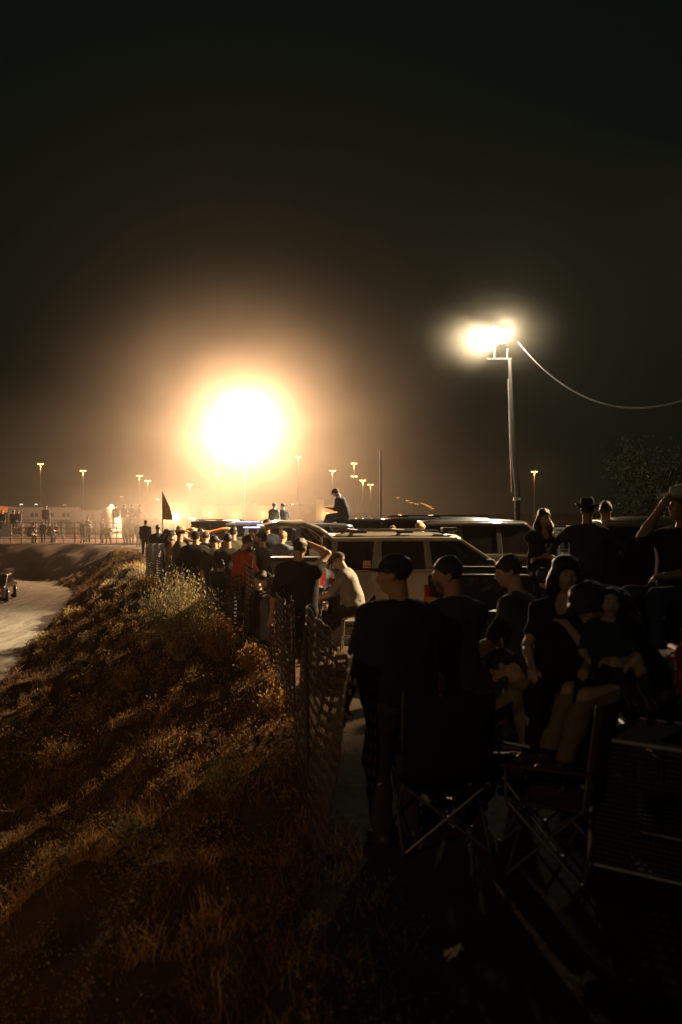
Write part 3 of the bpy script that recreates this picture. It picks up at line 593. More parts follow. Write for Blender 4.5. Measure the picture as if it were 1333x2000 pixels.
def vehicle(label, cat, x, y, rz, kind='suv', L=4.7, W=1.82, Ht=1.72, belt=1.12, pnt=None, roofpnt=None, x0=.12, x1=2.55, ws=3.3, cab=None, rack=True, hatch=False, gate_down=False, sticker=False, z=0, group='vehicles parked in a row with their tails to the track', lights='tall', rackbox=False, glassm=None, wr=.36, bedz=.72, lit=None):
    """x0..x1 roof, ws windshield foot; cab = x where a pickup's cab starts"""
    o = empty('suv' if kind == 'suv' else 'pickup_truck', (x, y, z), rz); tag(o, label, cat, group); w = W/2; G = glassm or m_glass
    wheels = (.95, L-.85); gb = .34*Ht/1.72 if kind == 'suv' else .45
    def arch(cx, r=wr+.07): return [(cx-r*math.cos(R(a)), max(gb, wr+r*math.sin(R(a)))) for a in range(0, 181, 15)]
    tail = [(.02, gb+.12), (0, belt*.75), (.05, belt)]
    hoodz = belt*.985
    if kind == 'suv':
        poly = [(.10,gb)]+arch(wheels[0])+arch(wheels[1])+[(L-.1,gb),(L,gb+.15),(L-.02,hoodz-.28),(L-.12,hoodz-.12),(L-.5,hoodz-.05),(ws,hoodz+.02),(.05,belt),(0,belt*.75),(.02,gb+.12)]
    else:
        poly = [(cab,gb)]+[(cab,gb)]*0+arch(wheels[1])+[(L-.1,gb),(L,gb+.15),(L-.02,hoodz-.22),(L-.10,hoodz-.08),(L-.5,hoodz-.02),(ws,hoodz+.03),(cab,belt)]
    MB().prism(poly, 'y', -w, w).build('body', pnt, o, bevel=.045, seg=3)
    if kind != 'suv':
        # open bed: two walls, floor, front wall
        for q in (-1, 1):
            pl = [(.0,gb+.05)]+arch(wheels[0])+[(cab-.02,gb+.05),(cab-.02,belt),(.0,belt)]
            b_ = MB().prism(pl, 'y', q*w-q*.0, q*(w-.07)).build('bed_side', pnt, o, bevel=.02)
            MB().box(((cab-.02)/2, q*(w-.035), belt+.012), (cab-.06, .085, .022)).build('bed_rail', m_chrome if q < 0 else m_dark, b_, bevel=.008)
        MB().box(((cab)/2, 0, bedz), (cab-.05, W-.14, .05)).build('bed_floor', m_dark, o); MB().box((cab-.05, 0, (bedz+belt)/2), (.05, W-.14, belt-bedz)).build('bed_front_wall', pnt, o)
        if gate_down:
            tg = MB().box((-.27,0,bedz+.04), (.54,W-.16,.05)).build('tailgate', pnt, o, bevel=.015)
            for q in (-1,1): MB().tube([(-.35,q*(w-.1),bedz+.07),(0,q*(w-.06),bedz+.36)], .008, 5).build('cable', m_galv, tg)
        else:
            tg = MB().box((.02,0,(bedz+.02+belt)/2), (.05,W-.16,belt-bedz-.02)).build('tailgate', pnt, o, bevel=.015); MB().box((-.01,0,belt-.2), (.02,.2,.06)).build('handle', m_dark, tg)
        MB().prism([(cab+.0,belt-.02),(cab+.05,belt-.02),(cab+.05,belt),(cab,belt)], 'y', -w+.02, w-.02).build('cab_sill', pnt, o)
        x0 = cab+.05
    # greenhouse
    zr = Ht-.07; wbt, wrf = w-.05, w-.20
    def sp(xx, zz, q): return Vector((xx, q*(wbt+(wrf-wbt)*(zz-belt)/(zr-belt)), zz))
    def pillar(a0, a1, b0, b1, q, nm='pillar', m_=None, out=.0):   # foot a0..a1, head b0..b1
        pf = [sp(a0,belt,q), sp(a1,belt,q), sp(b1,zr,q), sp(b0,zr,q)]; n_ = Vector((0,q,.25)).normalized()
        MB().hexa([p-n_*.05 for p in pf]+[p+n_*(.004+out) for p in pf]).build(nm, m_ or pnt, o, bevel=.008)
    rear_foot = x0-.06 if kind == 'suv' else cab+.02
    if kind == 'suv':
        span = [(rear_foot, x0+.05), (rear_foot+(x1-x0)*.36, None), (rear_foot+(x1-x0)*.76, None)]
        xa, xb = rear_foot+.12, ws-.1
        cuts = [(rear_foot, rear_foot+.10, x0, x0+.09)]
        p1 = x0+(ws-x0)*.25; p2 = x0+(ws-x0)*.56
        cuts += [(p1-.10, p1+.08, p1-.02, p1+.10), (p2-.07, p2+.05, p2-.09, p2+.01)]
    else:
        p2 = cab+(ws-cab)*.42; cuts = [(rear_foot, rear_foot+.16, rear_foot+.03, rear_foot+.17), (p2-.06, p2+.06, p2-.04, p2+.03)]
    cuts.append((ws-.02, ws+.06, x1-.03, x1+.05))
    for q in (-1, 1):
        for c in cuts: pillar(*c, q)
        for a, b in zip(cuts[:-1], cuts[1:]):
            pf = [sp(a[1]-.01,belt,q)-Vector((0,q*.012,0)), sp(b[0]+.01,belt,q)-Vector((0,q*.012,0)), sp(b[2]+.01,zr,q)-Vector((0,q*.012,0)), sp(a[3]-.01,zr,q)-Vector((0,q*.012,0))]; i_ = Vector((0,-q*.006,0))
            MB().hexa([p+i_ for p in pf]+pf).build('side_window', G, o)
            d0 = [sp(a[1],belt,q), sp(b[0],belt,q)]
            if not (kind == 'suv' and a is cuts[0]): # door panel
                xa_, xb_ = a[0]+.06, b[1]-.06
                if b is cuts[-1]: xb_ = ws-.05
                dp = MB().hexa([(xa_, q*w, gb+.10), (xb_, q*w, gb+.10), (xb_, q*(w+.008), gb+.10), (xa_, q*(w+.008), gb+.10), (xa_, q*w, belt-.07), (xb_, q*w, belt-.07), (xb_, q*(w+.008), belt-.07), (xa_, q*(w+.008), belt-.07)]).build('door', pnt, o, bevel=.006)
                MB().box((xa_+.14, q*(w+.022), belt-.16), (.16,.02,.03)).build('handle', m_chrome, dp, bevel=.006)
    for q in (-1,1): MB().box(((rear_foot+ws)/2, q*(w-.035), belt+.004), (ws-rear_foot, .035, .02)).build('belt_trim', m_chrome if q < 0 and kind == 'suv' else m_dark, o, bevel=.005)
    # roof
    vs = []; NX, NY = 9, 9
    for a in range(NX):
        u = a/(NX-1); xx = x0-.03+(x1+.06-x0+.03)*u; e = 1-(2*u-1)**4
        for b in range(NY):
            v = -1+2*b/(NY-1); vs.append((xx, v*(wrf+.02), zr-.03+.10*(1-v**6)*(0.55+.45*e)*(1-.25*v*v)))
    rf = MB().add(vs, [(a*NY+b, (a+1)*NY+b, (a+1)*NY+b+1, a*NY+b+1) for a in range(NX-1) for b in range(NY-1)], True).build('roof', roofpnt or pnt, o, solid=.05)
    for q in (-1,1): MB().tube([(x0,q*(wrf+.0),zr-.02),((x0+x1)/2,q*(wrf+.01),zr-.01),(x1,q*(wrf+.0),zr-.02)], .035, 8).build('drip_rail', roofpnt or pnt, rf)
    if rack:
        for q in (-1,1):
            MB().tube([(x0+.15,q*(wrf-.12),Ht+.01),(x0+.3,q*(wrf-.12),Ht+.055),(x1-.35,q*(wrf-.12),Ht+.055),(x1-.2,q*(wrf-.12),Ht+.0)], .016, 6).build('roof_rack_bar', m_dark, rf)
        for xx in (x0+.45, x0+1.25):
            MB().tube([(xx,-wrf+.12,Ht+.06),(xx,wrf-.12,Ht+.06)], .018, 6).build('cross_bar', m_dark, rf)
            MB().box((xx,-wrf+.11,Ht+.035), (.30,.06,.05)).build('rack_foot', m_dark, rf, bevel=.02)
    # screens
    def screen(a, b, name):
        p = [Vector((a,-wbt+.04,belt)), Vector((a,wbt-.04,belt)), Vector((b,wrf-.02,zr-.01)), Vector((b,-wrf+.02,zr-.01))]; off = Vector((.006,0,0)); MB().hexa([v for v in p]+[v+off for v in p]).build(name, G, o)
    screen(ws-.0, x1+.02, 'windshield')
    if not hatch: screen(rear_foot, x0+.02 if kind == 'suv' else rear_foot+.04, 'rear_window')
    else:
        # raised lift gate hinged at the rear edge of the roof: profile rises to the tail side, then levels
        hx, hz_ = x0-.02, Ht-.03; prof = [(hx,hz_),(hx-.22,hz_+.15),(hx-.47,hz_+.24),(hx-.60,hz_+.22),(hx-.85,hz_+.23),(hx-1.10,hz_+.16)]
        vs = []; NYh = 7
        for k, (xx, zz_) in enumerate(prof):
            for b in range(NYh):
                v = -1+2*b/(NYh-1); vs.append((xx, v*(wrf+.02+.03*k), zz_-.03*v*v))
        n_ = len(prof); fs = [(a*NYh+b, (a+1)*NYh+b, (a+1)*NYh+b+1, a*NYh+b+1) for a in range(n_-1) for b in range(NYh-1) if a >= 2 or b in (0, NYh-2)]
        hg = MB().add(vs, fs, True).build('lift_gate', roofpnt or pnt, o, solid=.07); G2 = [(a*NYh+b, (a+1)*NYh+b, (a+1)*NYh+b+1, a*NYh+b+1) for a in range(2) for b in range(1, NYh-2)]
        MB().add(vs, G2, True).build('rear_glass', G, hg, solid=.008)
        for q in (-1,1): MB().tube([(hx-.45,q*(wrf-.02),hz_+.17),(hx+.02,q*(wrf-.0),belt+.25)], .012, 6).build('gas_strut', m_galv, hg)
        for q in (-1,1): MB().box((.06,q*(wbt-.08),(belt+.55)/2+.1), (.06,.10,belt-.35)).build('rear_frame', pnt, o, bevel=.02)
    # wheels
    for cx in wheels:
        for q in (-1,1):
            T_ = Matrix.Rotation(R(90), 4, 'X'); c_ = (cx, q*(w-.13), wr)
            wl = MB().lathe([(wr*.62,-.11),(wr*.92,-.12),(wr,-.07),(wr,.07),(wr*.92,.12),(wr*.62,.11)], c_, 28, M=T_).build('wheel', m_tyre, o)
            MB().lathe([(.0,-.06),(.10,-.07),(.13,-.03),(wr*.58,-.04),(wr*.64,-.10),(wr*.64,.10),(wr*.58,.04),(.13,.03),(.10,.07),(0,.06)], c_, 20, M=T_).build('rim', m_rim, wl)
    # bumpers, lamps
    MB().box((-.07,0,.52), (.14,W-.10,.17)).build('rear_bumper', m_chrome, o, bevel=.03); MB().box((L+.05,0,.50), (.14,W-.06,.22)).build('front_bumper', m_chrome if kind != 'suv' else m_dark, o, bevel=.04)
    for q in (-1,1):
        tl = MB().box((.0,q*(w-.10),belt-.27), (.10,.20,.30)).build('tail_light', lit[0] if lit and q > 0 else m_red, o, bevel=.02)
        MB().box((-.052,q*(w-.10),belt-.24), (.012,.19,.05)).build('reverse_lens', m_clear, tl); MB().box((-.052,q*(w-.10),belt-.31), (.012,.19,.07)).build('indicator_lens', lit[1] if lit and q > 0 else m_amber, tl)
        MB().box((.03,q*(w-.0),belt-.30), (.13,.012,.06)).build('side_lens', m_amber, tl)
        MB().box((L-.03,q*(w-.25),hoodz-.28), (.08,.36,.18)).build('headlight', m_clear, o, bevel=.03)
        mi = MB().box((ws-.30,q*(w+.13),belt+.10), (.13,.22,.17)).build('side_mirror', m_dark, o, bevel=.04); MB().box((ws-.24,q*(w+.02),belt+.02), (.06,.10,.05)).build('mirror_arm', m_dark, mi)
    for xx in ([ws-.75, ws-1.65] if kind == 'suv' else [ws-.8]):
        for q in (-1,1):
            st = MB().box((xx-.25,q*.38,belt-.05), (.14,.46,.62)).build('seat', m_seat, o, bevel=.06); MB().box((xx-.27,q*.38,belt+.34), (.10,.24,.16)).build('headrest', m_seat, st, bevel=.04)
    sw_ = MB().tube([Vector((ws-.55+.06*math.cos(R(a)), .38+.19*math.sin(R(a)), belt+.04+.18*math.cos(R(a)))) for a in range(0,361,24)], .014, 6).build('steering_wheel', m_dark, o)
    MB().box((ws-.2,0,belt-.06), (.35,W-.3,.12)).build('dashboard', m_dark, o, bevel=.04)
    if sticker:
        s_ = Vector((x0+.55, -(wbt+.004), belt+.10)); st = MB().box(s_, (.125,.004,.115)).build('window_sticker', mat('sticker_paper', (.62,.5,.4), .6, var=.1), o)
        MB().box(s_+Vector((0,-.003,-.028)), (.115,.003,.04)).box(s_+Vector((0,-.003,.035)), (.115,.003,.02)).build('print', mat('sticker_red', (.5,.07,.05), .6, var=.05), st)
        MB().tube([s_+Vector((-.045,-.004,.006)), s_+Vector((-.01,-.004,.018)), s_+Vector((.03,-.004,.002)), s_+Vector((.05,-.004,.016))], .004, 4).build('mark', m_dark, st)
    if rackbox:
        MB().box((x1-.10,-wrf+.2,Ht+.07), (.24,.20,.07)).box((x1-.05,-wrf+.2,Ht+.02), (.08,.1,.06)).build('roof_light_box', m_dark, rf, bevel=.012)
    return o
# ================================================================ the parked row
P_grey = paint('grey', (.42,.40,.36)); P_black = paint('black', (.012,.012,.013)); P_dkblue = paint('dark_blue', (.02,.025,.04)); P_dark = paint('dark_grey', (.045,.043,.042)); P_white = paint('white', (.62,.60,.56), .25, .0); P_tan = paint('tan', (.40,.33,.24), .3, .2); P_silver = paint('silver', (.38,.37,.35))
lit_r = mat('tail_lens_lit', (.5,.03,.02), .2, var=.1, coat=.5, emit=(1,.07,.03), estr=.45); lit_a = mat('indicator_lit', (.8,.4,.08), .2, var=.1, coat=.5, emit=(1,.42,.08), estr=1.1)
veh_g = 'vehicles parked in a row with their tails to the track'
c8, s8 = math.cos(R(-8)), math.sin(R(-8))
V1 = vehicle('dark pickup with a pale cab roof and two cowboys sitting on its bed rail', 'pickup truck', 1.12+.13, 12.85+.9, R(-8), 'pickup', L=5.8, W=1.9, Ht=2.02, belt=1.28, pnt=P_black, roofpnt=P_tan, x1=4.0, ws=4.5, cab=2.2, rack=False, wr=.40, bedz=.8)
V0 = vehicle('black pickup at the right edge with its tailgate down and the women sitting on it', 'pickup truck', 2.12, 7.0, R(-2), 'pickup', L=5.8, W=1.9, Ht=2.1, belt=1.40, pnt=P_black, x1=4.1, ws=4.6, cab=2.3, rack=False, gate_down=True, wr=.42, bedz=.92)
V2 = vehicle('grey boxy suv with its lift gate raised high behind the seated man', 'suv', -.255, 17.3, R(8), 'suv', L=4.6, W=1.8, Ht=1.73, belt=1.13, pnt=P_grey, x0=.02, x1=2.15, ws=2.93, hatch=True, sticker=True, rackbox=True, lit=(lit_r, lit_a))
V3 = vehicle('tall dark suv parked right behind the grey one', 'suv', 1.65, 22.5, R(1), 'suv', L=5.1, W=1.95, Ht=1.92, belt=1.18, pnt=P_dark, x0=.15, x1=2.35, ws=3.1, rack=False)
V4 = vehicle('dark suv with roof rails, third in line behind the grey one', 'suv', 1.0, 25.9, R(1), 'suv', L=5.2, W=1.95, Ht=1.95, belt=1.2, pnt=P_dkblue, x0=.1, x1=3.0, ws=3.7)
V5 = vehicle('black boxy suv with the capped man sitting on its roof', 'suv', -.16, 30.0, R(0), 'suv', L=5.2, W=1.95, Ht=1.90, belt=1.2, pnt=P_black, x0=.06, x1=3.2, ws=3.8, rack=False)
vehicle('pale roofed suv half hidden behind the long haired woman on the rail', 'suv', 5.3, 29.5, R(2), 'suv', L=4.7, W=1.85, Ht=1.62, belt=1.05, pnt=P_silver, roofpnt=P_white, x0=.3, x1=2.3, ws=3.2)
vehicle('white suv whose flat roof shows right of the two distant boys', 'suv', -3.05, 35.5, R(1), 'suv', L=4.9, W=1.85, Ht=1.66, belt=1.08, pnt=P_white, x0=.1, x1=2.6, ws=3.4)
vehicle('silver suv with roof rails in the far row under the big glow', 'suv', -4.7, 40.5, R(1), 'suv', L=4.8, W=1.85, Ht=1.68, belt=1.08, pnt=P_silver, x0=.1, x1=2.6, ws=3.3)
vehicle('dark suv at the far left end of the row, nearest the flag', 'suv', -6.9, 46.0, R(0), 'suv', L=4.8, W=1.85, Ht=1.70, belt=1.08, pnt=P_dark, x0=.1, x1=2.6, ws=3.3)
vehicle('open pickup among the crowd with people bending over its bed', 'pickup truck', -3.4, 26.6, R(6), 'pickup', L=5.4, W=1.85, Ht=1.78, belt=1.15, pnt=P_silver, x1=3.6, ws=4.2, cab=2.1, rack=False, gate_down=True)
# far side: trailers, tank, flag, wall
m_tr = mat('trailer_skin', (.09,.08,.068), .5, .1, var=.2, scale=1.5, bump=.1); m_dkgap = mat('window_dark', (.02,.02,.02), .15, var=.1); m_org = mat('orange_awning', (.55,.20,.06), .8, var=.2); m_lid_glow = mat('glowing_lid', (.9,.8,.6), .5, var=0, emit=(1,.85,.6), estr=1.6)
def trailer(label, x, y, rz, L, W, z0, z1, m_, win=4, group='trailers behind the far fence'):
    o = empty('trailer', (x,y,0), rz); tag(o, label, 'trailer', group)
    MB().prism([(-L/2,z0),(L/2,z0),(L/2+.15,z0+.3),(L/2,z1-.15),(L/2-.2,z1),(-L/2+.1,z1),(-L/2,z1-.1)], 'y', -W/2, W/2).build('body', m_, o, bevel=.04)
    MB().box((0,-W/2-.01,(z0+z1)/2-.25), (L-.4,.02,.06)).build('side_stripe', m_dkgap, o)
    for k in range(win):
        wd = MB().box((-L/2+L*(k+.7)/(win+.4),-W/2-.015,(z0+z1)/2+.25), (.7,.03,.40)).build('window', m_dkgap, o, bevel=.02); MB().box((-L/2+L*(k+.7)/(win+.4),-W/2-.032,(z0+z1)/2+.25), (.04,.01,.40)).build('frame', m_galv, wd)
    for cx in (-.45,.45):
        for q in (-1,1): wl = MB().lathe([(.0,-.1),(.33,-.1),(.36,0),(.33,.1),(0,.1)], (cx,q*(W/2-.1),.36), 18, M=Matrix.Rotation(R(90),4,'X')).build('wheel', m_tyre, o)
    MB().tube([(-L/2,0,z0+.05),(-L/2-1.1,0,z0-.05)], .05, 8).build('tow_bar', m_galv, o); MB().tube([(-L/2-.8,0,z0),(-L/2-.8,0,0)], .03, 6).build('jack_stand', m_galv, o)
    return o
trailer('long pale camper trailer behind the far rail fence at the left edge', -28.5, 96, R(3), 6.5, 2.4, .6, 2.55, m_tr)
trailer('low grey cargo trailer right of the long camper, behind the rail fence', -21.6, 92, R(-2), 6.0, 2.3, .6, 2.25, mat('trailer_grey', (.06,.055,.05), .5, .1, var=.2), 2)
trailer('bright low trailer with people sitting on top, left of the flag', -12.2, 67.5, R(0), 4.4, 2.0, .75, 1.72, mat('trailer_cream', (.16,.13,.10), .5, var=.1), 0)
o = empty('awning', (-33.5,100,0)); tag(o, 'orange awning glowing at the far left edge above the fence', 'awning')
MB().prism([(-1.8,2.0),(1.8,2.0),(1.7,2.55),(-1.7,2.75)], 'y', -.9, .9).build('canopy', m_org, o, bevel=.05)
for sx in (-1.7,1.7):
    for sy in (-.8,.8): MB().tube([(sx,sy,0),(sx,sy,2.1)], .03, 6).build('post', m_galv, o)
# domed tank
T_ = empty('water_tank', (ray(218,1000,82).x, 82, 0)); tag(T_, 'pale round topped tank with a bright stripe above the far fence', 'tank')
MB().lathe([(.80,0),(.83,.1),(.83,1.5),(.80,1.9),(.68,2.25),(.42,2.5),(.12,2.58)], (0,0,0), 28).build('shell', mat('tank_plastic', (.36,.33,.27), .4, var=.12, scale=3), T_)
MB().lathe([(.14,2.55),(.14,2.68),(.05,2.72)], (0,0,0), 14).build('lid', m_lid_glow, T_)  # lid is no lamp; its brightness is put in as emission
MB().prism([(.42,.9),(.56,.9),(.56,2.1),(.42,2.15)], 'y', -.80, -.60).build('stripe', mat('glowing_panel', (.8,.78,.7), .5, var=.05, emit=(1,.85,.6), estr=.5), T_)  # bright stripe painted with a little emission, not a light source
for k in range(5): MB().lathe([(.845,.25+k*.32),(.86,.28+k*.32),(.845,.31+k*.32)], (0,0,0), 28).build('hoop', m_galv, T_)
# flag on a pole
fp = ray(318, 962, 50); o = empty('flag', (fp.x, 50, 0)); tag(o, 'translucent striped flag hanging from a thin mast left of the bright flare', 'flag')
MB().tube([(0,0,0),(0,0,fp.z+.05)], .025, 6).build('mast', m_galv, o)
vs = []; NU, NV = 15, 13
for a in range(NU):
    for b in range(NV):
        u, v = a/(NU-1), b/(NV-1); vs.append((u*(.04+.46*math.sin(v*1.57)**1.3)+.01, .06*math.sin(u*7+v*3), fp.z-1.35*v-.04*u))
mf = bpy.data.materials.new('flag_cloth'); mf.use_nodes = True; nt = mf.node_tree; b = nt.nodes['Principled BSDF']; b.inputs['Roughness'].default_value = .9; b.inputs['Transmission Weight'].default_value = 0
tc = nt.nodes.new('ShaderNodeTexCoord'); wv = nt.nodes.new('ShaderNodeTexWave'); wv.bands_direction = 'Z'; wv.inputs['Scale'].default_value = 1.6; rp = nt.nodes.new('ShaderNodeValToRGB'); rp.color_ramp.interpolation = 'CONSTANT'
rp.color_ramp.elements[0].color = (.32,.21,.12,1); rp.color_ramp.elements[1].position = .5; rp.color_ramp.elements[1].color = (.34,.26,.17,1); nt.links.new(tc.outputs['Object'], wv.inputs[0]); nt.links.new(wv.outputs[0], rp.inputs[0]); nt.links.new(rp.outputs[0], b.inputs[0])
tl = nt.nodes.new('ShaderNodeBsdfTranslucent'); nt.links.new(rp.outputs[0], tl.inputs[0]); mx = nt.nodes.new('ShaderNodeMixShader'); mx.inputs[0].default_value = .5; out = [q for q in nt.nodes if q.type == 'OUTPUT_MATERIAL'][0]
nt.links.new(b.outputs[0], mx.inputs[1]); nt.links.new(tl.outputs[0], mx.inputs[2]); nt.links.new(mx.outputs[0], out.inputs[0])
MB().add(vs, [(a*NV+b_, a*NV+b_+1, (a+1)*NV+b_+1, (a+1)*NV+b_) for a in range(NU-1) for b_ in range(NV-1)], True).build('cloth', mf, o, solid=.004)
# bright work light behind the crowd, on a tripod stand
q0 = ray(345, 1013, 58); q0x = q0.x; o = empty('work_light', (q0.x, 58, 0)); tag(o, 'blazing low work light behind the crowd, right of the flag', 'work light')
for k in range(3): MB().tube([(.0,0,.9),(.5*math.cos(k*2.1),.5*math.sin(k*2.1),0)], .02, 6).build('leg', m_galv, o)
MB().tube([(0,0,.85),(0,0,q0.z)], .02, 6).build('pole', m_galv, o); floodhead(o, Vector((0,-.05,q0.z)), (.1,-1,.0), glow('work_lens', (1,.85,.6), 60), .16); lamp('POINT', 'work_glow', (0,-.6,q0.z+.1), LIGHT_H, (1.0,.68,.36), .2, o)
# long wall far away with lamps
m_wall = mat('plastered_wall', (.26,.19,.12), .9, var=.2, scale=.5)
wb = empty('long_building', (ray(520,1000,250).x, 250, 0)); tag(wb, 'long low building with amber wall lamps far behind the crowd', 'building')
MB().box((1,0,1.9), (34,6,3.8)).build('wall', m_wall, wb); MB().box((1,0,3.88), (34.6,6.6,.16)).build('roof', m_dark, wb)
MB().box((13.6,-3.2,2.6), (1.8,.6,5.2)).build('pilaster', mat('pale_pilaster', (.5,.47,.42), .9, var=.1), wb)
for px in (409,462,515,640,673):
    xx = ray(px,1003,246.5).x-wb.location.x
    f = MB().box((xx,-3.12,2.0), (.6,.2,.25)).build('wall_lamp', m_galv, wb); MB().lathe([(0,-.1),(.28,-.06),(.34,0)], (xx,-3.35,1.9), 10).build('lens', m_sl, f); lamp('POINT', 'lamp_glow', (xx,-4.2,1.5), 450, (1,.55,.2), .2, wb)
# rail fences on the far bank
m_railf = mat('pipe_rail', (.20,.16,.12), .6, .3, var=.3)
def rail_fence(x0, x1, y, label, n, hgt=1.35, cat='fence'):
    o = empty('rail_fence', (x0, y, 0)); tag(o, label, cat, 'pipe rail fences on the far bank')
    for k in range(n+1): MB().tube([((x1-x0)*k/n,0,-.3),((x1-x0)*k/n,0,hgt)], .045, 6).build('post', m_railf, o)
    for z_ in (.3,.65,1.0,hgt): MB().tube([(0,0,z_),(x1-x0,0,z_)], .028, 6).build('rail', m_railf, o)
    return o
rail_fence(-26, -14.5, 67.6, 'pipe rail fence along the far bank behind the standing people', 16)
rail_fence(-30, -18.5, 73, 'second pipe rail fence beyond the first on the far bank', 12)
MB().box((0,0,0), (.95,.02,.75)).build('banner', mat('banner_cloth', (.55,.58,.52), .8, var=.35, scale=3)); o = sc.collection.objects['banner']; p = ray(6, 1038, 67); o.location = (p.x, 67.4, p.z); tag(o, 'pale banner tied to the rail fence at the left picture edge', 'banner')
# far tree at the right
def tree(x, y, h, r, label, n=7000, seed=3):
    o = empty('tree', (x,y,0)); tag(o, label, 'tree'); rs_ = np.random.RandomState(seed); tb = MB(); tb.tube([(0,0,0),(.1,0,h*.25),(.05,.1,h*.55),(0,0,h*.8)], [.22,.17,.10,.03], 8)
    cl = []
    for k in range(16):
        a = k*2.4; t = .25+.6*rs_.rand(); e = Vector((math.cos(a)*r*(.4+.5*rs_.rand()), math.sin(a)*r*(.4+.5*rs_.rand()), h*(t+.12+.2*rs_.rand()))); tb.tube([(0.05,0,h*t*.8), Vector((0.05,0,h*t*.8)).lerp(e,.5)+Vector((0,0,.15)), e], [.07,.045,.015], 6); cl.append(e)
    tb.build('trunk', m_pole, o); C_ = np.array(cl)[rs_.randint(0, len(cl), n)]+rs_.randn(n,3)*np.array((r*.24,r*.24,h*.09)); s_ = .05+.07*rs_.rand(n); A_ = rs_.randn(n,3); B_ = rs_.randn(n,3); A_ /= np.linalg.norm(A_,axis=1)[:,None]; B_ /= np.linalg.norm(B_,axis=1)[:,None]
    Vv = np.stack([C_-A_*s_[:,None], C_-B_*s_[:,None]*.4, C_+A_*s_[:,None], C_+B_*s_[:,None]*.4], 1).reshape(-1,3); npmesh('crown', Vv, np.arange(4*n).reshape(-1,4), mat('leaf_dark', (.022,.022,.012), 1.0, var=.4, spec=.02), o); return o
tree(ray(1300,1000,42).x, 42, 4.6, 2.0, 'dim tree behind the pickup cab at the right edge')
# ================================================================ plastic safety fence along the crest
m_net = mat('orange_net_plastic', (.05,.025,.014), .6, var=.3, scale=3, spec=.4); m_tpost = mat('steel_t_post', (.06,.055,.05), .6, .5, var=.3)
def path_pts(y0, y1, step):
    ys_ = np.arange(y0, y1, .05); xs_ = crest_x(ys_)+.04; L_ = np.concatenate([[0], np.cumsum(np.hypot(np.diff(xs_), np.diff(ys_)))]); n_ = int(L_[-1]/step); t = np.linspace(0, L_[-1], n_+1); return np.interp(t, L_, xs_), np.interp(t, L_, ys_), t
def net_fence(y0, y1, label, hgt, seed, postgap=1.6, lean=0.0):
    px_, py_, t = path_pts(y0, y1, .06); n_ = len(px_); zb = ground_z(px_, py_); o = empty('safety_fence', (px_[0], py_[0], 0)); tag(o, label, 'fence', 'orange plastic safety fences on the crest'); ox, oy = px_[0], py_[0]
    ph = (t % postgap)/postgap; sag = .10*np.sin(np.pi*ph)*(.6+.8*np.abs(vnoise(t*.6, t*0, seed))); wob = .10*vnoise(t*1.1, t*0+3, seed+1)*2+.05*vnoise(t*4, t*0+5, seed+2)
    rows = 17; Vs = []; r_ = np.random.RandomState(seed)
    dx = np.gradient(px_); dy = np.gradient(py_); ln = np.hypot(dx, dy); nxv, nyv = -dy/ln, dx/ln
    G = np.zeros((n_, rows, 3))
    for k in range(rows):
        v = k/(rows-1); zz_ = zb+.02+v*(hgt-sag)-.04*vnoise(t*1.5, t*0+v*2, seed+3)*(1-v); off = -lean*v+wob*(.3+.9*v)+.03*vnoise(t*3, t*0+v*6, seed+5)
        G[:,k,0] = px_+nxv*off-ox; G[:,k,1] = py_+nyv*off-oy; G[:,k,2] = zz_
    V_, F_ = [], []
    def strip(A, w_vec, dep):   # box section strand along A (m,3)
        m_ = len(A); a = A-w_vec; b = A+w_vec; n0 = sum(len(q) for q in V_); V_.append(np.concatenate([a-dep, b-dep, b+dep, a+dep])); i_ = np.arange(m_-1)
        for u in range(4): v = (u+1) % 4; F_.append(np.stack([n0+u*m_+i_, n0+v*m_+i_, n0+v*m_+i_+1, n0+u*m_+i_+1], -1))
    Nn = np.stack([nxv, nyv, nxv*0], -1)*.0025
    for k in range(rows): strip(G[:,k], np.array((0,0,(.021 if lean else .015) if k not in (0, rows-1) else .018)), Nn)
    tdir = np.stack([dx/ln, dy/ln, dx*0], -1)
    for j in range(n_): strip(G[j], tdir[j]*(.013 if lean else .008), Nn[j])
    npmesh('netting', np.concatenate(V_), np.concatenate(F_), m_net, o)
    j = 0
    for j in range(0, n_, int(postgap/.06)):
        if j == 0 and y0 < 7: continue
        ln_ = .08*r_.randn(); b_ = Vector((px_[j]-ox+nxv[j]*-.03, py_[j]-oy+nyv[j]*-.03, zb[j]-.1)); tp = b_+Vector((ln_, .06*r_.randn(), hgt+.16)); MB().tube([b_, tp], .014, 6).build('post', m_tpost, o)
    return o
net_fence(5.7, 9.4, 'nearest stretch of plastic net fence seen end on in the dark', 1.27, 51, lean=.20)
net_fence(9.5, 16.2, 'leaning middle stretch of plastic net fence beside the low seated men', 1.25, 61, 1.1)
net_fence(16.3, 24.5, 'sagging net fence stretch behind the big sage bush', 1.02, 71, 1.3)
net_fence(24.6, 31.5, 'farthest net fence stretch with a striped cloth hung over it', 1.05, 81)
# cloth draped over the far fence
p = ray(316, 1078, 26.3); vs = []
for a in range(19):
    for b in range(9):
        u, v = a/18, b/8; vs.append(((u-.5)*.62, .05*math.sin(u*24)+.02*v, -.46*v*(1+.06*math.sin(u*9))))
o = MB().add(vs, [(a*9+b, a*9+b+1, (a+1)*9+b+1, (a+1)*9+b) for a in range(18) for b in range(8)], True).build('towel', mat('striped_towel', (.42,.46,.46), .9, var=.5, scale=5), solid=.006); o.location = (p.x-.05, 26.3, p.z+.22); tag(o, 'pale grey blue towel draped over the far end of the net fence', 'towel')
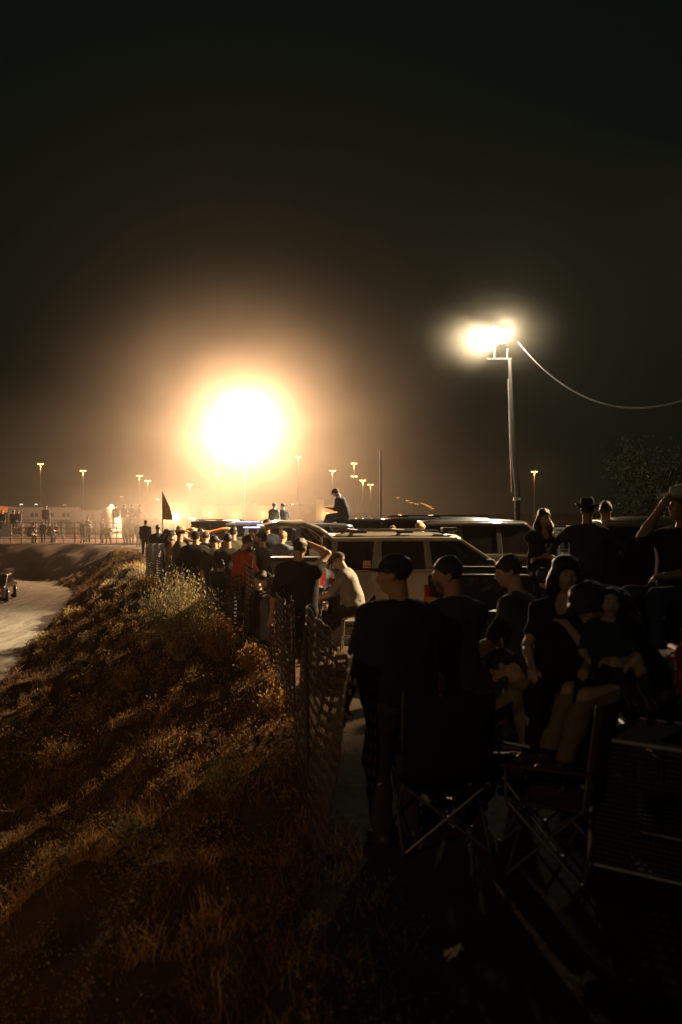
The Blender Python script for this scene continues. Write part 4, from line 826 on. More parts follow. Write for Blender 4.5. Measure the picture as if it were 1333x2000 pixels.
# ---------------------------------------------------------------- shrubs
def ground_hit(px, py):
    for d in np.arange(3, 70, .05):
        q = ray(px, py, d)
        if gz(q.x, q.y) >= q.z: return q
    return ray(px, py, 60)
m_sage = translucent(mat('sage_leaf', (.40,.36,.20), .8, var=.35, scale=6, spec=.15, attr='tint'), .35); m_stem = mat('dry_stem', (.22,.16,.09), .8, var=.3); m_straw = translucent(mat('straw_leaf', (.52,.32,.12), .8, var=.3, scale=6, spec=.15, attr='tint'), .45)
def shrub(px, py, w_, h, label, mleaf, n_stem=60, leaves=30, seed=1, upright=.6, cat='shrub', leaf=.022, ground=None, name='shrub', group='dry shrubs on the bank'):
    q = ground_hit(px, py) if ground is None else ground; o = empty(name, (q.x, q.y, gz(q.x, q.y)-.03)); tag(o, label, cat, group); r_ = np.random.RandomState(seed); st = MB(); C_ = []
    for k in range(n_stem):
        a = r_.rand()*6.28; rr = r_.rand()**.6; e = Vector((math.cos(a)*rr*w_/2, math.sin(a)*rr*w_/2, h*(.55+.5*r_.rand())*(1-.45*rr**2*(1-upright*.3)))); m_ = Vector((e.x*.35, e.y*.35, e.z*.55)); b0 = Vector((e.x*.08, e.y*.08, 0)); st.tube([b0, m_, e], [.009,.006,.002], 4, cap=False)
        t = r_.rand(leaves)**.7; P = np.array(b0)[None]*(1-t[:,None])**2+2*np.array(m_)[None]*(t*(1-t))[:,None]+np.array(e)[None]*(t**2)[:,None]
        tw = r_.randn(leaves,3)*np.array((.05,.05,.045))*(w_**.5)*(.4+t[:,None]); C_.append(P+tw)
    st.build('stems', m_stem, o); C_ = np.concatenate(C_); C_[:,2] = np.maximum(C_[:,2], .02); n = len(C_)
    A_ = r_.randn(n,3)+np.array((0,0,1.6)); A_ /= np.linalg.norm(A_,axis=1)[:,None]; B_ = np.cross(A_, r_.randn(n,3)); B_ /= np.linalg.norm(B_,axis=1)[:,None]; s_ = (leaf*(.6+.9*r_.rand(n)))[:,None]
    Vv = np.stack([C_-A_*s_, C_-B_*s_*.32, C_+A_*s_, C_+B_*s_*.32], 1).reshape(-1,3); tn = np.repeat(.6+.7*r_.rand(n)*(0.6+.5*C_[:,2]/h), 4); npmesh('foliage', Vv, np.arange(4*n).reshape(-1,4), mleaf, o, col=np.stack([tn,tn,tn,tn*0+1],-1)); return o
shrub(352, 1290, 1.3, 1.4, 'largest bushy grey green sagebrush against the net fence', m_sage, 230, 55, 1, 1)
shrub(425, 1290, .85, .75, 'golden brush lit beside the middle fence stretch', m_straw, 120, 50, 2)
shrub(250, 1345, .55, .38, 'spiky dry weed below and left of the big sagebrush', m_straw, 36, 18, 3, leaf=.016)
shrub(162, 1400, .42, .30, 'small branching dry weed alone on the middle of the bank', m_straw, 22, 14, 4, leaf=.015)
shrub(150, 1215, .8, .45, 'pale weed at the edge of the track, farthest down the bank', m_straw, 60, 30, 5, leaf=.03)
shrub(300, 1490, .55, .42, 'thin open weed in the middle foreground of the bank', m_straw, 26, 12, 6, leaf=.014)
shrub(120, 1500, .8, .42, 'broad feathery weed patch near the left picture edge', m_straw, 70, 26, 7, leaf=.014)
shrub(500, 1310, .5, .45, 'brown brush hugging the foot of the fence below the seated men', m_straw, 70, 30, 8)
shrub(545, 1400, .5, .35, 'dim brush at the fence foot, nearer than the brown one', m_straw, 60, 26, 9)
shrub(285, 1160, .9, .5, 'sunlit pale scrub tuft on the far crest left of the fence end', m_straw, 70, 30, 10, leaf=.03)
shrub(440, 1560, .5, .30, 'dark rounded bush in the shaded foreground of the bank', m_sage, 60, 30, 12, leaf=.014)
shrub(260, 1650, .42, .26, 'low dark bush left of the rounded one in the foreground', m_sage, 60, 30, 13, leaf=.012)
# ================================================================ people
m_capk = cloth('cap_black', (.02,.02,.02)); m_capg = cloth('cap_grey', (.10,.10,.095)); m_capw = cloth('cap_pale', (.5,.46,.38)); m_straw_h = mat('straw_hat', (.55,.42,.24), .7, var=.15, scale=30, bump=.5, bscale=120); m_felt_w = mat('white_felt', (.75,.70,.62), .8, var=.06); m_felt_b = mat('black_felt', (.015,.014,.013), .85, var=.2)
def X(px, d): return (px-666.5)/F*d
NG = 'spectators close to the camera'
sit = lambda pz, k=.45, dz=.45, w_=.12: dict(feet=[(-w_,k,pz-dz),(w_,k+.02,pz-dz)], knees=[(-.1,1,.6),(.1,1,.6)])
# near standing men
n1 = person('heavy man in a black tee and cap standing with his back to the camera', X(778,6.3), 6.3, 0, 22, 1.82, 1.26, skin='tan', shirt=BLK, pants=cloth('trousers_dark_khaki', (.06,.047,.032)), hair='black', head=(48,2,0), hat=('cap', m_capk), res=.011, group=NG, fingers=True, hands=[(-.34,.12,.80),(.30,.20,.85)], shirt_noise=.008, belly=.16)
n2 = person('man in a dark tee looking left, shoulder to shoulder with the heavy man', X(884,6.9), 6.9, 0, 35, 1.78, 1.05, skin='tan', shirt=CHAR, pants=DENIM, hair='black', head=(50,6,0), res=.012, group=NG, fingers=True, hands=[(-.1,.32,1.0),(.22,.2,.82)])
n3 = person('teenage boy in a dark tee turned left, one arm reaching down', X(1024,7.7), 7.7, 0, 60, 1.76, .95, skin='fair', shirt=cloth('tee_dark_olive', (.05,.05,.04)), pants=DENIM, hair='brown', head=(28,4,0), res=.012, group=NG, fingers=True, lean=8, hands=[(-.22,.38,.98),(.05,.42,.92)])
n4 = person('smiling woman in a black scoop neck top sitting on the tailgate', X(1106,6.6), 6.62, 0, 158, 1.65, 1.12, pel=1.04, skin='fair', shirt=BLK, sleeve=.35, pants=cloth('leggings', (.018,.018,.02)), hair='black', hairstyle='long', head=(22,3,0), res=.010, group=NG, fem=True, fingers=True, face=True, hands=[(-.30,.28,1.12),(.16,.34,1.12)], elbows=[(-.6,-.6,-.4),(.6,-.6,-.3)], feet=[(-.12,.50,.55),(.12,.52,.55)], knees=[(-.1,1,.7),(.1,1,.7)])
n5 = person('woman with long auburn hair bending over the child in her lap', X(1250,6.15), 6.12, 0, 98, 1.66, 1.08, pel=1.04, lean=16, curve=18, skin='fair', shirt=BLK, sleeve=.4, pants=KHAKI, hair='auburn', hairstyle='long', head=(18,30,0), res=.010, group=NG, fem=True, fingers=True, face=True, hands=[(.12,.40,1.36),(.0,.36,1.14)], elbows=[(-.5,-.2,-.9),(.5,.1,-1)], feet=[(-.12,.54,.62),(.13,.56,.62)], knees=[(-.1,1,.7),(.1,1,.7)])
n6 = person('small dark haired child held close in the lap of the woman', X(1196,5.95), 5.98, 0, 160, .95, 1.05, pel=1.17, skin='fair', shirt=cloth('tee_dark_teal', (.03,.05,.05)), pants=CHAR, hair='black', head=(8,-4,0), res=.010, group=NG, fingers=False, face=True, feet=[(-.24,.16,1.03),(-.14,.2,1.02)], knees=[(-.6,1,.5),(-.4,1,.5)], hands=[(-.12,.16,1.22),(.12,.16,1.24)])
n7 = person('man in a beige tee slumped forward in a camp chair', X(1072,6.45), 6.45, 0, 52, 1.72, .98, pel=.50, lean=13, curve=16, skin='tan', shirt=BEIGE, pants=CHAR, hair='black', head=(12,18,0), beard=True, res=.011, group=NG, fingers=True, hands=[(-.16,.62,.62),(.12,.60,.62)], feet=[(-.16,.58,.08),(.16,.60,.08)], knees=[(-.2,1,1),(.2,1,1)])
n8 = person('child slouched low in the nearest camp chair, only the hair showing', X(852,6.35), 6.35, 0, 10, 1.2, .95, pel=.50, skin='tan', shirt=GREY, pants=CHAR, hair='brown', head=(10,14,0), res=.013, group=NG, hands=[(-.16,.25,.58),(.2,.30,.66)], feet=[(-.1,.42,.12),(.1,.42,.12)], knees=[(0,1,1),(0,1,1)])
# on the truck rails
n9 = person('cowboy in a black hat sitting on the bed rail with his back turned', X(1152,12.5), 12.62, 0, -2, 1.80, 1.12, pel=1.40, skin='tan', shirt=cloth('work_shirt', (.055,.048,.038)), sleeve=1, pants=DENIM, hair='black', head=(-10,8,0), hat=('cowboy', m_felt_b), res=.014, group=NG, fingers=True, hands=[(-.36,.20,1.50),(.42,.05,1.42)], elbows=[(-1,-.2,0),(1,-.3,0)], feet=[(-.14,.46,.98),(.14,.46,.98)], knees=[(-.1,1,.7),(.1,1,.7)])
n10 = person('short haired man in a plaid shirt right of the black hat cowboy', X(1186,13.0), 13.05, 0, -30, 1.82, 1.0, pel=1.40, skin='tan', shirt=cloth('plaid', (.16,.11,.08)), sleeve=1, pants=DENIM, hair='brown', head=(20,0,0), res=.014, group=NG, hands=[(-.25,.28,1.5),(.40,.22,1.34)], feet=[(-.14,.46,.98),(.14,.46,.98)], knees=[(-.1,1,.7),(.1,1,.7)])
n11 = person('woman with long hair and folded arms facing the camera on the rail', X(1066,12.6), 12.72, 0, 184, 1.66, 1.05, pel=1.37, skin='fair', shirt=BLK, sleeve=.55, pants=DENIM, hair='auburn', hairstyle='long', head=(4,4,2), extra='front', res=.012, group=NG, fem=True, face=True, fingers=True, hands=[(.14,.24,1.52),(-.14,.26,1.50)], elbows=[(-.8,-.2,-.6),(.8,-.2,-.6)], feet=[(-.1,.40,.94),(.1,.42,.94)], knees=[(-.1,1,.7),(.1,1,.7)])
n12 = person('cowboy in a white hat with one hand raised to his face at the right edge', X(1334,8.1), 8.1, 0, 120, 1.80, 1.1, pel=1.44, skin='tan', shirt=BLK, pants=DENIM, hair='brown', head=(-14,-4,0), hat=('cowboy', m_felt_w), res=.012, group=NG, fingers=True, hands=[(-.15,.36,1.60),(.02,.24,2.12)], elbows=[(-.6,-.3,-.6),(.3,.8,-.5)], feet=[(-.14,.46,1.0),(.14,.46,1.0)], knees=[(-.1,1,.7),(.1,1,.7)])
pr = MB(); 
for dx, dz, r_ in ((-.03,.02,.03),(.035,.03,.025),(.0,-.04,.035),(.02,-.01,.02)): pr.lathe([(0,.0),(r_,.002),(r_,.004),(0,.006)], (dx,0,dz), 10, M=Matrix.Rotation(R(90),4,'X'))
pr.box((0,-.004,-.075), (.09,.006,.012))
o = pr.build('shirt_print', mat('pale_print', (.30,.28,.24), .8, var=.3)); o.parent = n11; o.location = (0, .235, 1.66); o.rotation_euler = (R(6),0,R(180))
# middle distance
MG = 'crowd between the fence and the parked vehicles'
person('man in a black tee, back turned, raising his right hand to his head', X(584,11.9), 11.9, 0, 2, 1.78, 1.12, skin='tan', shirt=BLK, pants=CHAR, hair='black', head=(-22,8,0), res=.013, group=MG, fingers=True, hands=[(-.33,.06,.84),(.12,.16,1.72)], elbows=[(-.5,-.6,0),(1,-.1,-.6)], glasses=True)
person('man in a pale grey polo and dark cap sitting sideways on the bench', X(692,15.0), 15.0, 0, 78, 1.76, 1.1, pel=.72, lean=14, curve=6, skin='fair', shirt=mat('cloth_pale_polo', (.27,.26,.24), .85, var=.15, bump=.4), pants=CHAR, hair='blond', head=(6,4,0), hat=('cap', m_capg), glasses=True, res=.013, group=MG, fingers=True, hands=[(-.14,.52,.80),(.1,.50,.78)], feet=[(-.14,.55,.08),(.14,.60,.08)], knees=[(-.1,1,1),(.1,1,1)])
person('man in a pale billed grey cap sitting low behind the net fence', X(534,13.4), 13.4, 0, -60, 1.74, 1.05, pel=.44, skin='fair', shirt=cloth('tee_slate', (.12,.14,.16)), pants=CHAR, hair='grey', head=(10,0,0), hat=('cap', m_capg), beard=True, res=.015, group=MG, **sit(.5, .5, .44))
person('dark haired man sitting low, his face half hidden behind the pale capped man', X(508,14.2), 14.2, 0, -80, 1.74, 1.0, pel=.46, skin='fair', shirt=BLK, pants=CHAR, hair='black', head=(0,6,0), res=.016, group=MG, hands=[(-.2,.3,.7),(.0,.2,1.05)], **{k: v for k, v in sit(.5,.5,.44).items()})
person('bearded man in a black tee with a small white print, looking left', X(512,17.4), 17.4, 0, 60, 1.74, 1.08, skin='tan', shirt=BLK, pants=DENIM, hair='black', beard=True, head=(24,0,0), res=.016, group=MG, hands=[(-.1,.34,1.1),(.1,.36,1.12)])
person('tall man with high flat hair seen from behind above the bearded man', X(522,21), 21, 0, 10, 1.93, 1.02, skin='brown', shirt=NAVY, pants=DENIM, hair='black', head=(-14,0,0), res=.018, group=MG, hands=[(-.24,.2,1.0),(.12,.3,1.3)])
person('man with bright red sleeves under a dark vest, looking down to the right', X(472,17.0), 17.0, 0, -50, 1.70, 1.08, skin='fair', shirt=RED, pants=BLK, hair='black', beard=True, head=(-10,16,0), hat=('cap', m_capk), res=.015, group=MG, fingers=True, lean=6, hands=[(-.10,.36,.98),(.14,.36,.98)])
vst = sc.collection.objects[-1]
person('dark haired man in black between the red sleeves and the boy', X(446,18.3), 18.3, 0, 20, 1.70, 1.0, skin='tan', shirt=BLK, pants=DENIM, hair='black', head=(10,4,0), res=.018, group=MG)
person('stooping man in black right behind the boy with the blue glow band', X(420,18.8), 18.8, 0, 25, 1.66, 1.05, skin='tan', shirt=CHAR, pants=DENIM, hair='black', head=(20,10,0), res=.018, group=MG)
kid = person('boy wearing a blue glowing band round his neck behind the fence', X(429,17.2), 17.2, 0, -40, 1.25, .95, skin='tan', shirt=BLK, pants=CHAR, hair='black', head=(0,8,0), res=.015, group=MG)
MB().tube([Vector((math.cos(R(a))*.10, .02+math.sin(R(a))*.10, 1.02+.02*math.sin(R(a)))) for a in range(0,361,24)], .006, 6).build('glow_band', mat('glow_band_blue', (.1,.3,1), .4, var=0, emit=(.15,.4,1), estr=1.6), kid)
person('broad man in a black tee and brown shorts with his back to the camera', X(383,19.2), 19.2, 0, -5, 1.72, 1.35, skin='tan', shirt=BLK, pants=cloth('brown_shorts', (.14,.09,.055)), shorts=True, hair='black', head=(5,6,0), hat=('cap', m_capk), res=.017, group=MG, hands=[(-.3,.2,1.0),(.3,.25,1.05)])
person('man in a straw cowboy hat and patterned shirt drinking', X(352,21.3), 21.3, 0, -75, 1.74, 1.0, skin='tan', shirt=cloth('patterned', (.10,.09,.08)), pants=cloth('blue_jeans', (.10,.14,.22)), hair='brown', head=(0,0,0), hat=('cowboy', m_straw_h), res=.016, group=MG, fingers=True, hands=[(-.16,.38,1.22),(.02,.24,1.48)])
person('man with a light on his cap facing the straw hat cowboy', X(379,23), 23, 0, 60, 1.70, 1.0, skin='fair', shirt=GREY, pants=DENIM, hair='brown', head=(0,0,0), hat=('cap', m_capw), res=.02, group=MG)
person('curly haired man in profile right of the broad back', X(402,21.5), 21.5, 0, -30, 1.68, 1.0, skin='fair', shirt=CHAR, pants=DENIM, hair='brown', head=(0,0,0), res=.02, group=MG)
person('man in a slate shirt bending deep over the open pickup bed', X(468,25.4), 25.4, 0, -72, 1.75, 1.2, lean=62, curve=20, skin='fair', shirt=BLUE, pants=DENIM, hair='brown', head=(0,0,0), res=.02, group=MG, hands=[(-.2,.75,1.05),(.2,.8,1.05)], pel=1.05)
person('man in a blue shirt leaning into the pickup bed left of the deep bending one', X(436,25.8), 25.7, 0, 40, 1.74, 1.1, lean=35, curve=15, skin='fair', shirt=cloth('shirt_dusty_blue', (.13,.18,.24)), pants=DENIM, hair='brown', head=(0,10,0), res=.02, group=MG, hands=[(-.2,.6,1.1),(.2,.6,1.1)])
person('woman in a light sleeved top standing at the far end of the net fence', X(335,24.5), 24.5, 0, -60, 1.62, 1.0, skin='fair', shirt=mat('cloth_rust', (.30,.12,.07), .9, var=.2), sleeve=1, pants=BLK, hair='black', hairstyle='long', fem=True, head=(0,0,0), res=.02, group=MG)
person('hooded person leaning over a roof above the raised lift gate', X(596,26), 26.0, 0, -100, 1.76, 1.05, pel=1.28, lean=48, curve=15, skin='tan', shirt=BLK, sleeve=1, pants=BLK, hair=None, head=(0,10,0), hat=('hood', BLK), res=.02, group=MG, hands=[(-.2,.55,1.5),(.2,.55,1.5)], feet=[(-.12,-.1,.4),(.12,0,.4)])
person('left one of two distant boys sitting on a far roof, pale shirt', X(536,35.4), 35.4, 0, -25, 1.45, .9, pel=1.76, skin='fair', shirt=GREY, pants=DENIM, hair='brown', head=(-30,0,0), res=.024, group=MG, feet=[(-.1,.34,1.62),(.1,.34,1.62)], knees=[(-.1,1,1),(.1,1,1)])
person('right one of two distant boys sitting on a far roof, darker shirt', X(553,35.4), 35.6, 0, 25, 1.42, .9, pel=1.76, skin='fair', shirt=CHAR, pants=DENIM, hair='brown', head=(30,0,0), res=.024, group=MG, feet=[(-.1,.34,1.62),(.1,.34,1.62)], knees=[(-.1,1,1),(.1,1,1)])
person('capped man sitting on the black suv roof looking down at his hands', X(672,29.4), 29.4, 0, 75, 1.78, 1.15, pel=2.03, lean=8, curve=12, skin='tan', shirt=CHAR, pants=DENIM, hair='black', head=(8,16,0), hat=('cap', m_capk), res=.017, group=MG, fingers=True, hands=[(-.08,.42,2.22),(.1,.40,2.20)], feet=[(-.14,.62,1.58),(.14,.66,1.52)], knees=[(-.1,1,.8),(.1,1,.8)])
person('blond man whose head shows between the dark suvs', X(768,24.3), 24.3, 0, 10, 1.76, 1.0, skin='fair', shirt=CHAR, pants=DENIM, hair='blond', head=(20,4,0), res=.018, group=MG)
person('person in a white trimmed jersey standing at the corner of the tall dark suv', X(824,21.0), 21.0, 0, 80, 1.88, 1.0, skin='fair', shirt=cloth('jersey', (.22,.22,.21)), sleeve=1, pants=DENIM, hair='blond', head=(20,10,0), res=.018, group=MG)
# vest over the red shirt
vp = [q for q in sc.collection.objects if q.get('label','').startswith('man with bright red')][0]
C_ = SDF(); 
for q in (-1,1): C_.cap((q*.06,.03,.95), (q*.07,.09,1.30), .142, .142, .06); C_.cap((q*.07,.09,1.30), (q*.10,.10,1.40), .135, .09, .06)
C_.plane((0,.1,1.46), (0,.2,1)); C_.plane((0,0,.86), (0,0,-1)); C_.mesh(.016, noise=.005, name='vest', m=BLK, parent=vp)
# far bank silhouettes
FG = 'small figures on the far bank'
m_fs = [CHAR, NAVY, BLK, GREY, OLIVE]
far = [(85,67.0,0,15,0,'stooping figure at the left part of the far rail fence'),(96,68.5,0,-40,0,'figure just behind the stooping one at the far rail fence'),(161,66.9,0,-25,6,'dark figure with an outstretched arm in the middle of the far fence'),(173,68.3,0,30,14,'figure facing left beside the outstretched arm one'),
 (201,67.0,0,70,0,'thin figure in profile below the pale tank'),(210,66.2,0,0,0,'figure with bare legs standing in front of the far fence'),(258,63.5,0,35,10,'figure standing at the right end of the far bank'),(270,60,0,-30,0,'figure half hidden at the right end of the far bank'),
 (58,67.3,0,-35,22,'small figure low at the far fence beside the orange awning side'),(112,69.5,0,150,12,'figure behind the rails facing the camera'),(246,66.8,0,40,0,'figure right of the bright trailer wheel'),(284,47,0,0,0,'dark figure at the far crest left of the towel')]
for k, (px, d, z_, yw, ln_, lb) in enumerate(far):
    low = k in (1, 5, 8, 9)
    person(lb, X(px,d), d, gz(X(px,d), d) if d < 67 else 0, yw, 1.50+.07*((k*3)%5), 1.0+.1*(k%2), lean=ln_+3*(k%3), skin='tan', shirt=m_fs[k%5], pants=DENIM if k%2 else CHAR, hair='black', res=.032, group=FG, hands=[(-.2,.3,1.0),(.35,.42,1.25)] if k == 2 else [(-.25,.45,.75),(.22,.4,.8)] if low else None, pel=.62 if low else None, feet=[(-.14,.35,.08),(.14,.4,.08)] if low else None)
top_ = [(5,68.2,.95,'leftmost figure sitting on the top rail at the picture edge'),(27,68.2,.95,'second figure sitting on the far top rail'),(36,68.2,.98,'third figure sitting on the far top rail, close to the second'),(90,69.2,1.25,'wide shouldered figure raised above the far rail')]
for k, (px, d, pz, lb) in enumerate(top_):
    person(lb, X(px,67.6), 67.6, 0, 0 if k%2 else 160, 1.7, 1.05, pel=pz+.5, skin='tan', shirt=m_fs[(k+1)%5], pants=CHAR, hair='black', res=.032, group=FG, feet=[(-.12,.3,pz+.1),(.12,.3,pz+.1)], knees=[(-.1,1,.8),(.1,1,.8)])
for k, (px, yw, lb) in enumerate([(226,20,'left figure of those sitting on the bright trailer roof, beside the tank'),(240,-30,'second figure on the bright trailer roof'),(258,30,'third figure on the bright trailer roof with raised knees'),(269,-60,'rightmost figure on the bright trailer roof leaning on the arms')]):
    person(lb, X(px,67), 67.2, 0, yw, 1.68, 1.0, pel=1.84 if px > 235 else 1.84, lean=10, skin='tan', shirt=m_fs[k], pants=CHAR, hair='black', res=.032, group=FG, feet=[(-.12,.5,1.8),(.12,.5,1.8)], knees=[(-.1,.3,1),(.1,.3,1)])

person('dark haired woman sitting close behind the man in the pale polo', X(662,15.9), 15.75, 0, 60, 1.62, 1.0, pel=.50, skin='fair', shirt=BLK, pants=CHAR, hair='black', hairstyle='long', fem=True, head=(0,4,0), res=.016, group=MG, feet=[(-.12,.5,.08),(.12,.5,.08)], knees=[(-.1,1,1),(.1,1,1)], hands=[(-.12,.45,.55),(.12,.45,.55)])

ex = [(366,24.6,-60,1.72,1.0,'blond',None,cloth('plaid', (.16,.11,.08)),'blond man squeezed in between the straw hat cowboy and the capped man',[(-.1,.3,1.2),(.2,.3,1.0)],8),
 (393,25.2,30,1.66,.95,'brown','long',GREY,'long haired woman in grey behind the curly haired man',None,4),
 (456,20.6,15,1.78,1.1,'black',None,OLIVE,'big man in an olive tee behind the red sleeved man, facing away',None,0),
 (494,19.6,70,1.64,.9,'brown','bun',CHAR,'woman with a bun turned left beside the thin brass topped pole',[(-.1,.3,1.1),(.1,.3,1.15)],5),
 (548,20.4,-30,1.70,1.0,'blond',None,cloth('shirt_dusty_blue', (.13,.18,.24)),'man in dusty blue between the tall man and the open lift gate',[(-.3,.2,1.0),(.25,.35,1.35)],6),
 (410,20.2,-80,1.58,1.05,'black',None,RED,'short man in a dull red tee turned right behind the broad back',[(-.1,.3,1.1),(.1,.32,1.3)],10),
 (309,31.0,20,1.70,1.0,'black',None,CHAR,'man in charcoal standing beyond the fence end left of the woman',None,0),
 (322,28.4,-40,1.60,1.0,'brown','long',NAVY,'woman in navy looking right near the draped towel',None,6)]
for px, d, yw, h_, g_, hr, hs_, sh_, lb, hn, ln_ in ex:
    person(lb, X(px,d), d, 0, yw, h_, g_, skin=('fair','tan')[int(d) % 2], shirt=sh_, pants=DENIM, hair=hr, hairstyle=hs_ or 'short', fem=hs_ is not None, head=(-8+ln_,ln_,0), hands=hn, lean=ln_, res=.019, group=MG)
# ================================================================ chairs, crate, coolers, small things
m_tube = mat('grey_tube', (.28,.26,.24), .4, .6, var=.15); m_canv = cloth('canvas_black', (.018,.018,.018)); m_canv_b = cloth('canvas_brown', (.16,.075,.05))
def camp_chair(x, y, yaw, label, mf_, bh=.95):
    o = empty('camp_chair', (x,y,0), R(yaw)); tag(o, label, 'camp chair', 'folding camp chairs')
    c = [(-.27,-.22),(.27,-.22),(.27,.22),(-.27,.22)]
    for (a, b) in ((0,1),(1,2),(2,3),(3,0)):
        A_, B_ = c[a], c[b]
        for (p, q) in ((A_,B_),(B_,A_)): MB().tube([(p[0],p[1],.02),(q[0]*.98,q[1]*.98,.44)], .0095, 6).build('leg', m_tube, o)
    for sx in (-1,1): MB().tube([(sx*.27,-.22,.42),(sx*.28,-.30,bh)], .0095, 6).build('back_post', m_tube, o); MB().tube([(sx*.27,.22,.42),(sx*.29,.22,.64)], .0095, 6).build('arm_post', m_tube, o)
    for cxy in c: MB().lathe([(.018,0),(.022,.02),(.014,.04)], (cxy[0],cxy[1],0), 8).build('foot', m_dark, o)
    def sheet(f, nu, nv, name):
        vs = [f(a/(nu-1), b/(nv-1)) for a in range(nu) for b in range(nv)]; return MB().add(vs, [(a*nv+b, a*nv+b+1, (a+1)*nv+b+1, (a+1)*nv+b) for a in range(nu-1) for b in range(nv-1)], True).build(name, mf_, o, solid=.008)
    sheet(lambda u, v: ((u-.5)*.54, (v-.5)*.46, .44-.07*math.sin(math.pi*u)), 9, 7, 'seat'); sheet(lambda u, v: ((u-.5)*.56, -.23-.075*v-.05*math.sin(math.pi*u), .46+(bh-.46)*v-.02*math.sin(math.pi*u)*v), 9, 7, 'backrest')
    for sx in (-1,1): MB().box((sx*.29,-.02,.655), (.06,.52,.012)).build('armrest', mf_, o, bevel=.005)
    return o
camp_chair(X(858,6.3), 6.28, 6, 'black camp chair nearest the camera holding the slouched child', m_canv, 1.02)
camp_chair(X(1076,6.4), 6.32, 48, 'black high backed camp chair behind the man in beige', m_canv, 1.10)
camp_chair(X(1085,5.9), 5.85, 62, 'empty brown camp chair left of the mesh crate', m_canv_b, 1.04)
# wire edged crate
cx, cy_ = 2.02, 5.72
o = empty('mesh_crate', (cx-.02, cy_+.02, 0), R(-38)); tag(o, 'tall black mesh crate with pale metal edges at the lower right', 'crate')
hw, hd, hh = .42, .34, .80; m_edge = mat('pale_crate_edge', (.80,.70,.62), .55, .0, var=.25, scale=15); m_mesh = mat('crate_mesh', (.11,.10,.09), .6, var=.2)
cs = [(-hw,-hd),(hw,-hd),(hw,hd),(-hw,hd)]
for i_ in range(4):
    a, b = cs[i_], cs[(i_+1)%4]; sx = lambda q, z_: (q[0]*(1+.07*(1-z_/hh)), q[1]*(1+.07*(1-z_/hh)), z_)
    MB().tube([sx(a,.06), sx(a,hh)], .012, 6).build('corner_edge', m_edge, o); MB().tube([sx(a,hh), sx(b,hh)], .012, 6).build('top_edge', m_edge, o); MB().tube([sx(a,.08), sx(b,.08)], .010, 6).build('bottom_edge', m_edge, o)
    mb = MB(); A0 = Vector((a[0],a[1],0)); B0 = Vector((b[0],b[1],0)); nrm = Vector(((a[1]-b[1]), (b[0]-a[0]), 0)).normalized()
    for k in range(26):
        z_ = .10+.69*k/25
        segs = [(0.02,.98)]
        if i_ in (0,3) and .28 < z_ < .56: segs = [(0.02,.34),(.66,.98)]
        elif i_ in (0,3) and .62 < z_ < .72: segs = [(0.02,.28),(.34,.44),(.50,.60),(.66,.98)]
        for s0, s1 in segs: mb.tube([Vector(sx(a,z_)).lerp(Vector(sx(b,z_)), s0), Vector(sx(a,z_)).lerp(Vector(sx(b,z_)), s1)], .0075, 4, sm=False)
    for k in range(25):
        t = .04+.92*k/24
        if i_ in (0,3) and .34 < t < .66: mb.tube([Vector(sx(a,.09)).lerp(Vector(sx(b,.09)),t), Vector(sx(a,.29)).lerp(Vector(sx(b,.29)),t)], .003, 4); mb.tube([Vector(sx(a,.55)).lerp(Vector(sx(b,.55)),t), Vector(sx(a,.79)).lerp(Vector(sx(b,.79)),t)], .003, 4)
        else: mb.tube([Vector(sx(a,.09)).lerp(Vector(sx(b,.09)),t), Vector(sx(a,.79)).lerp(Vector(sx(b,.79)),t)], .003, 4)
    mb.build('side_mesh', m_mesh, o)
MB().box((0,0,hh-.004), (hw*2-.02,hd*2-.02,.008)).build('lid', mat('crate_lid', (.50,.40,.35), .6, .0, var=.3, scale=60, bump=.8, bscale=160), o)
MB().box((.16,-.02,hh+.012), (.46,.40,.02)).build('lid_pad', m_canv, o, bevel=.008)
MB().box((0,0,.07), (hw*2,hd*2,.02)).build('floor_panel', m_dark, o)
for a in cs: MB().lathe([(.03,0),(.035,.03),(.02,.06)], (a[0]*1.05,a[1]*1.05,0), 10).build('foot', m_dark, o)
def cooler(x, y, z, rz, label, d=(.62,.36,.36), mb_=None, ml=None):
    o = empty('cooler', (x,y,z), rz); tag(o, label, 'cooler', 'coolers and totes')
    MB().prism([(-d[0]/2+.02,0),(d[0]/2-.02,0),(d[0]/2,d[2]*.8),(-d[0]/2,d[2]*.8)], 'y', -d[1]/2, d[1]/2).build('tub', mb_, o, bevel=.025); MB().box((0,0,d[2]*.9+.002), (d[0]+.02,d[1]+.02,d[2]*.2-.01)).build('lid', ml, o, bevel=.02)
    for q in (-1,1): MB().tube([(q*(d[0]/2+.0),-.09,d[2]*.62),(q*(d[0]/2+.04),-.07,d[2]*.6),(q*(d[0]/2+.04),.07,d[2]*.6),(q*(d[0]/2),.09,d[2]*.62)], .010, 6).build('handle', m_dark, o)
    return o
m_cw = mat('cooler_white', (.40,.38,.36), .45, var=.15); m_cg = mat('cooler_grey', (.14,.14,.14), .5, var=.15)
cooler(2.02, 6.35, .965, R(5), 'pale cooler standing on the tailgate beside the woman with auburn hair', (.42,.3,.24), m_cw, m_cg)
# pale bundle on the tailgate corner
C_ = SDF(); C_.ell((0,0,.09), (.12,.10,.10), k=.05); C_.ell((.08,.02,.06), (.10,.09,.07), k=.05); C_.ell((-.07,.03,.05), (.07,.08,.06), k=.05); C_.plane((0,0,.0), (0,0,-1))
o = C_.mesh(.012, noise=.007, nf=22, name='blanket_bundle', m=mat('bundle_cloth', (.40,.38,.35), .9, var=.3, scale=12, bump=.6)); o.location = (1.86, 6.15, .968); tag(o, 'crumpled pale cloth bundle on the tailgate right of the women', 'blanket')
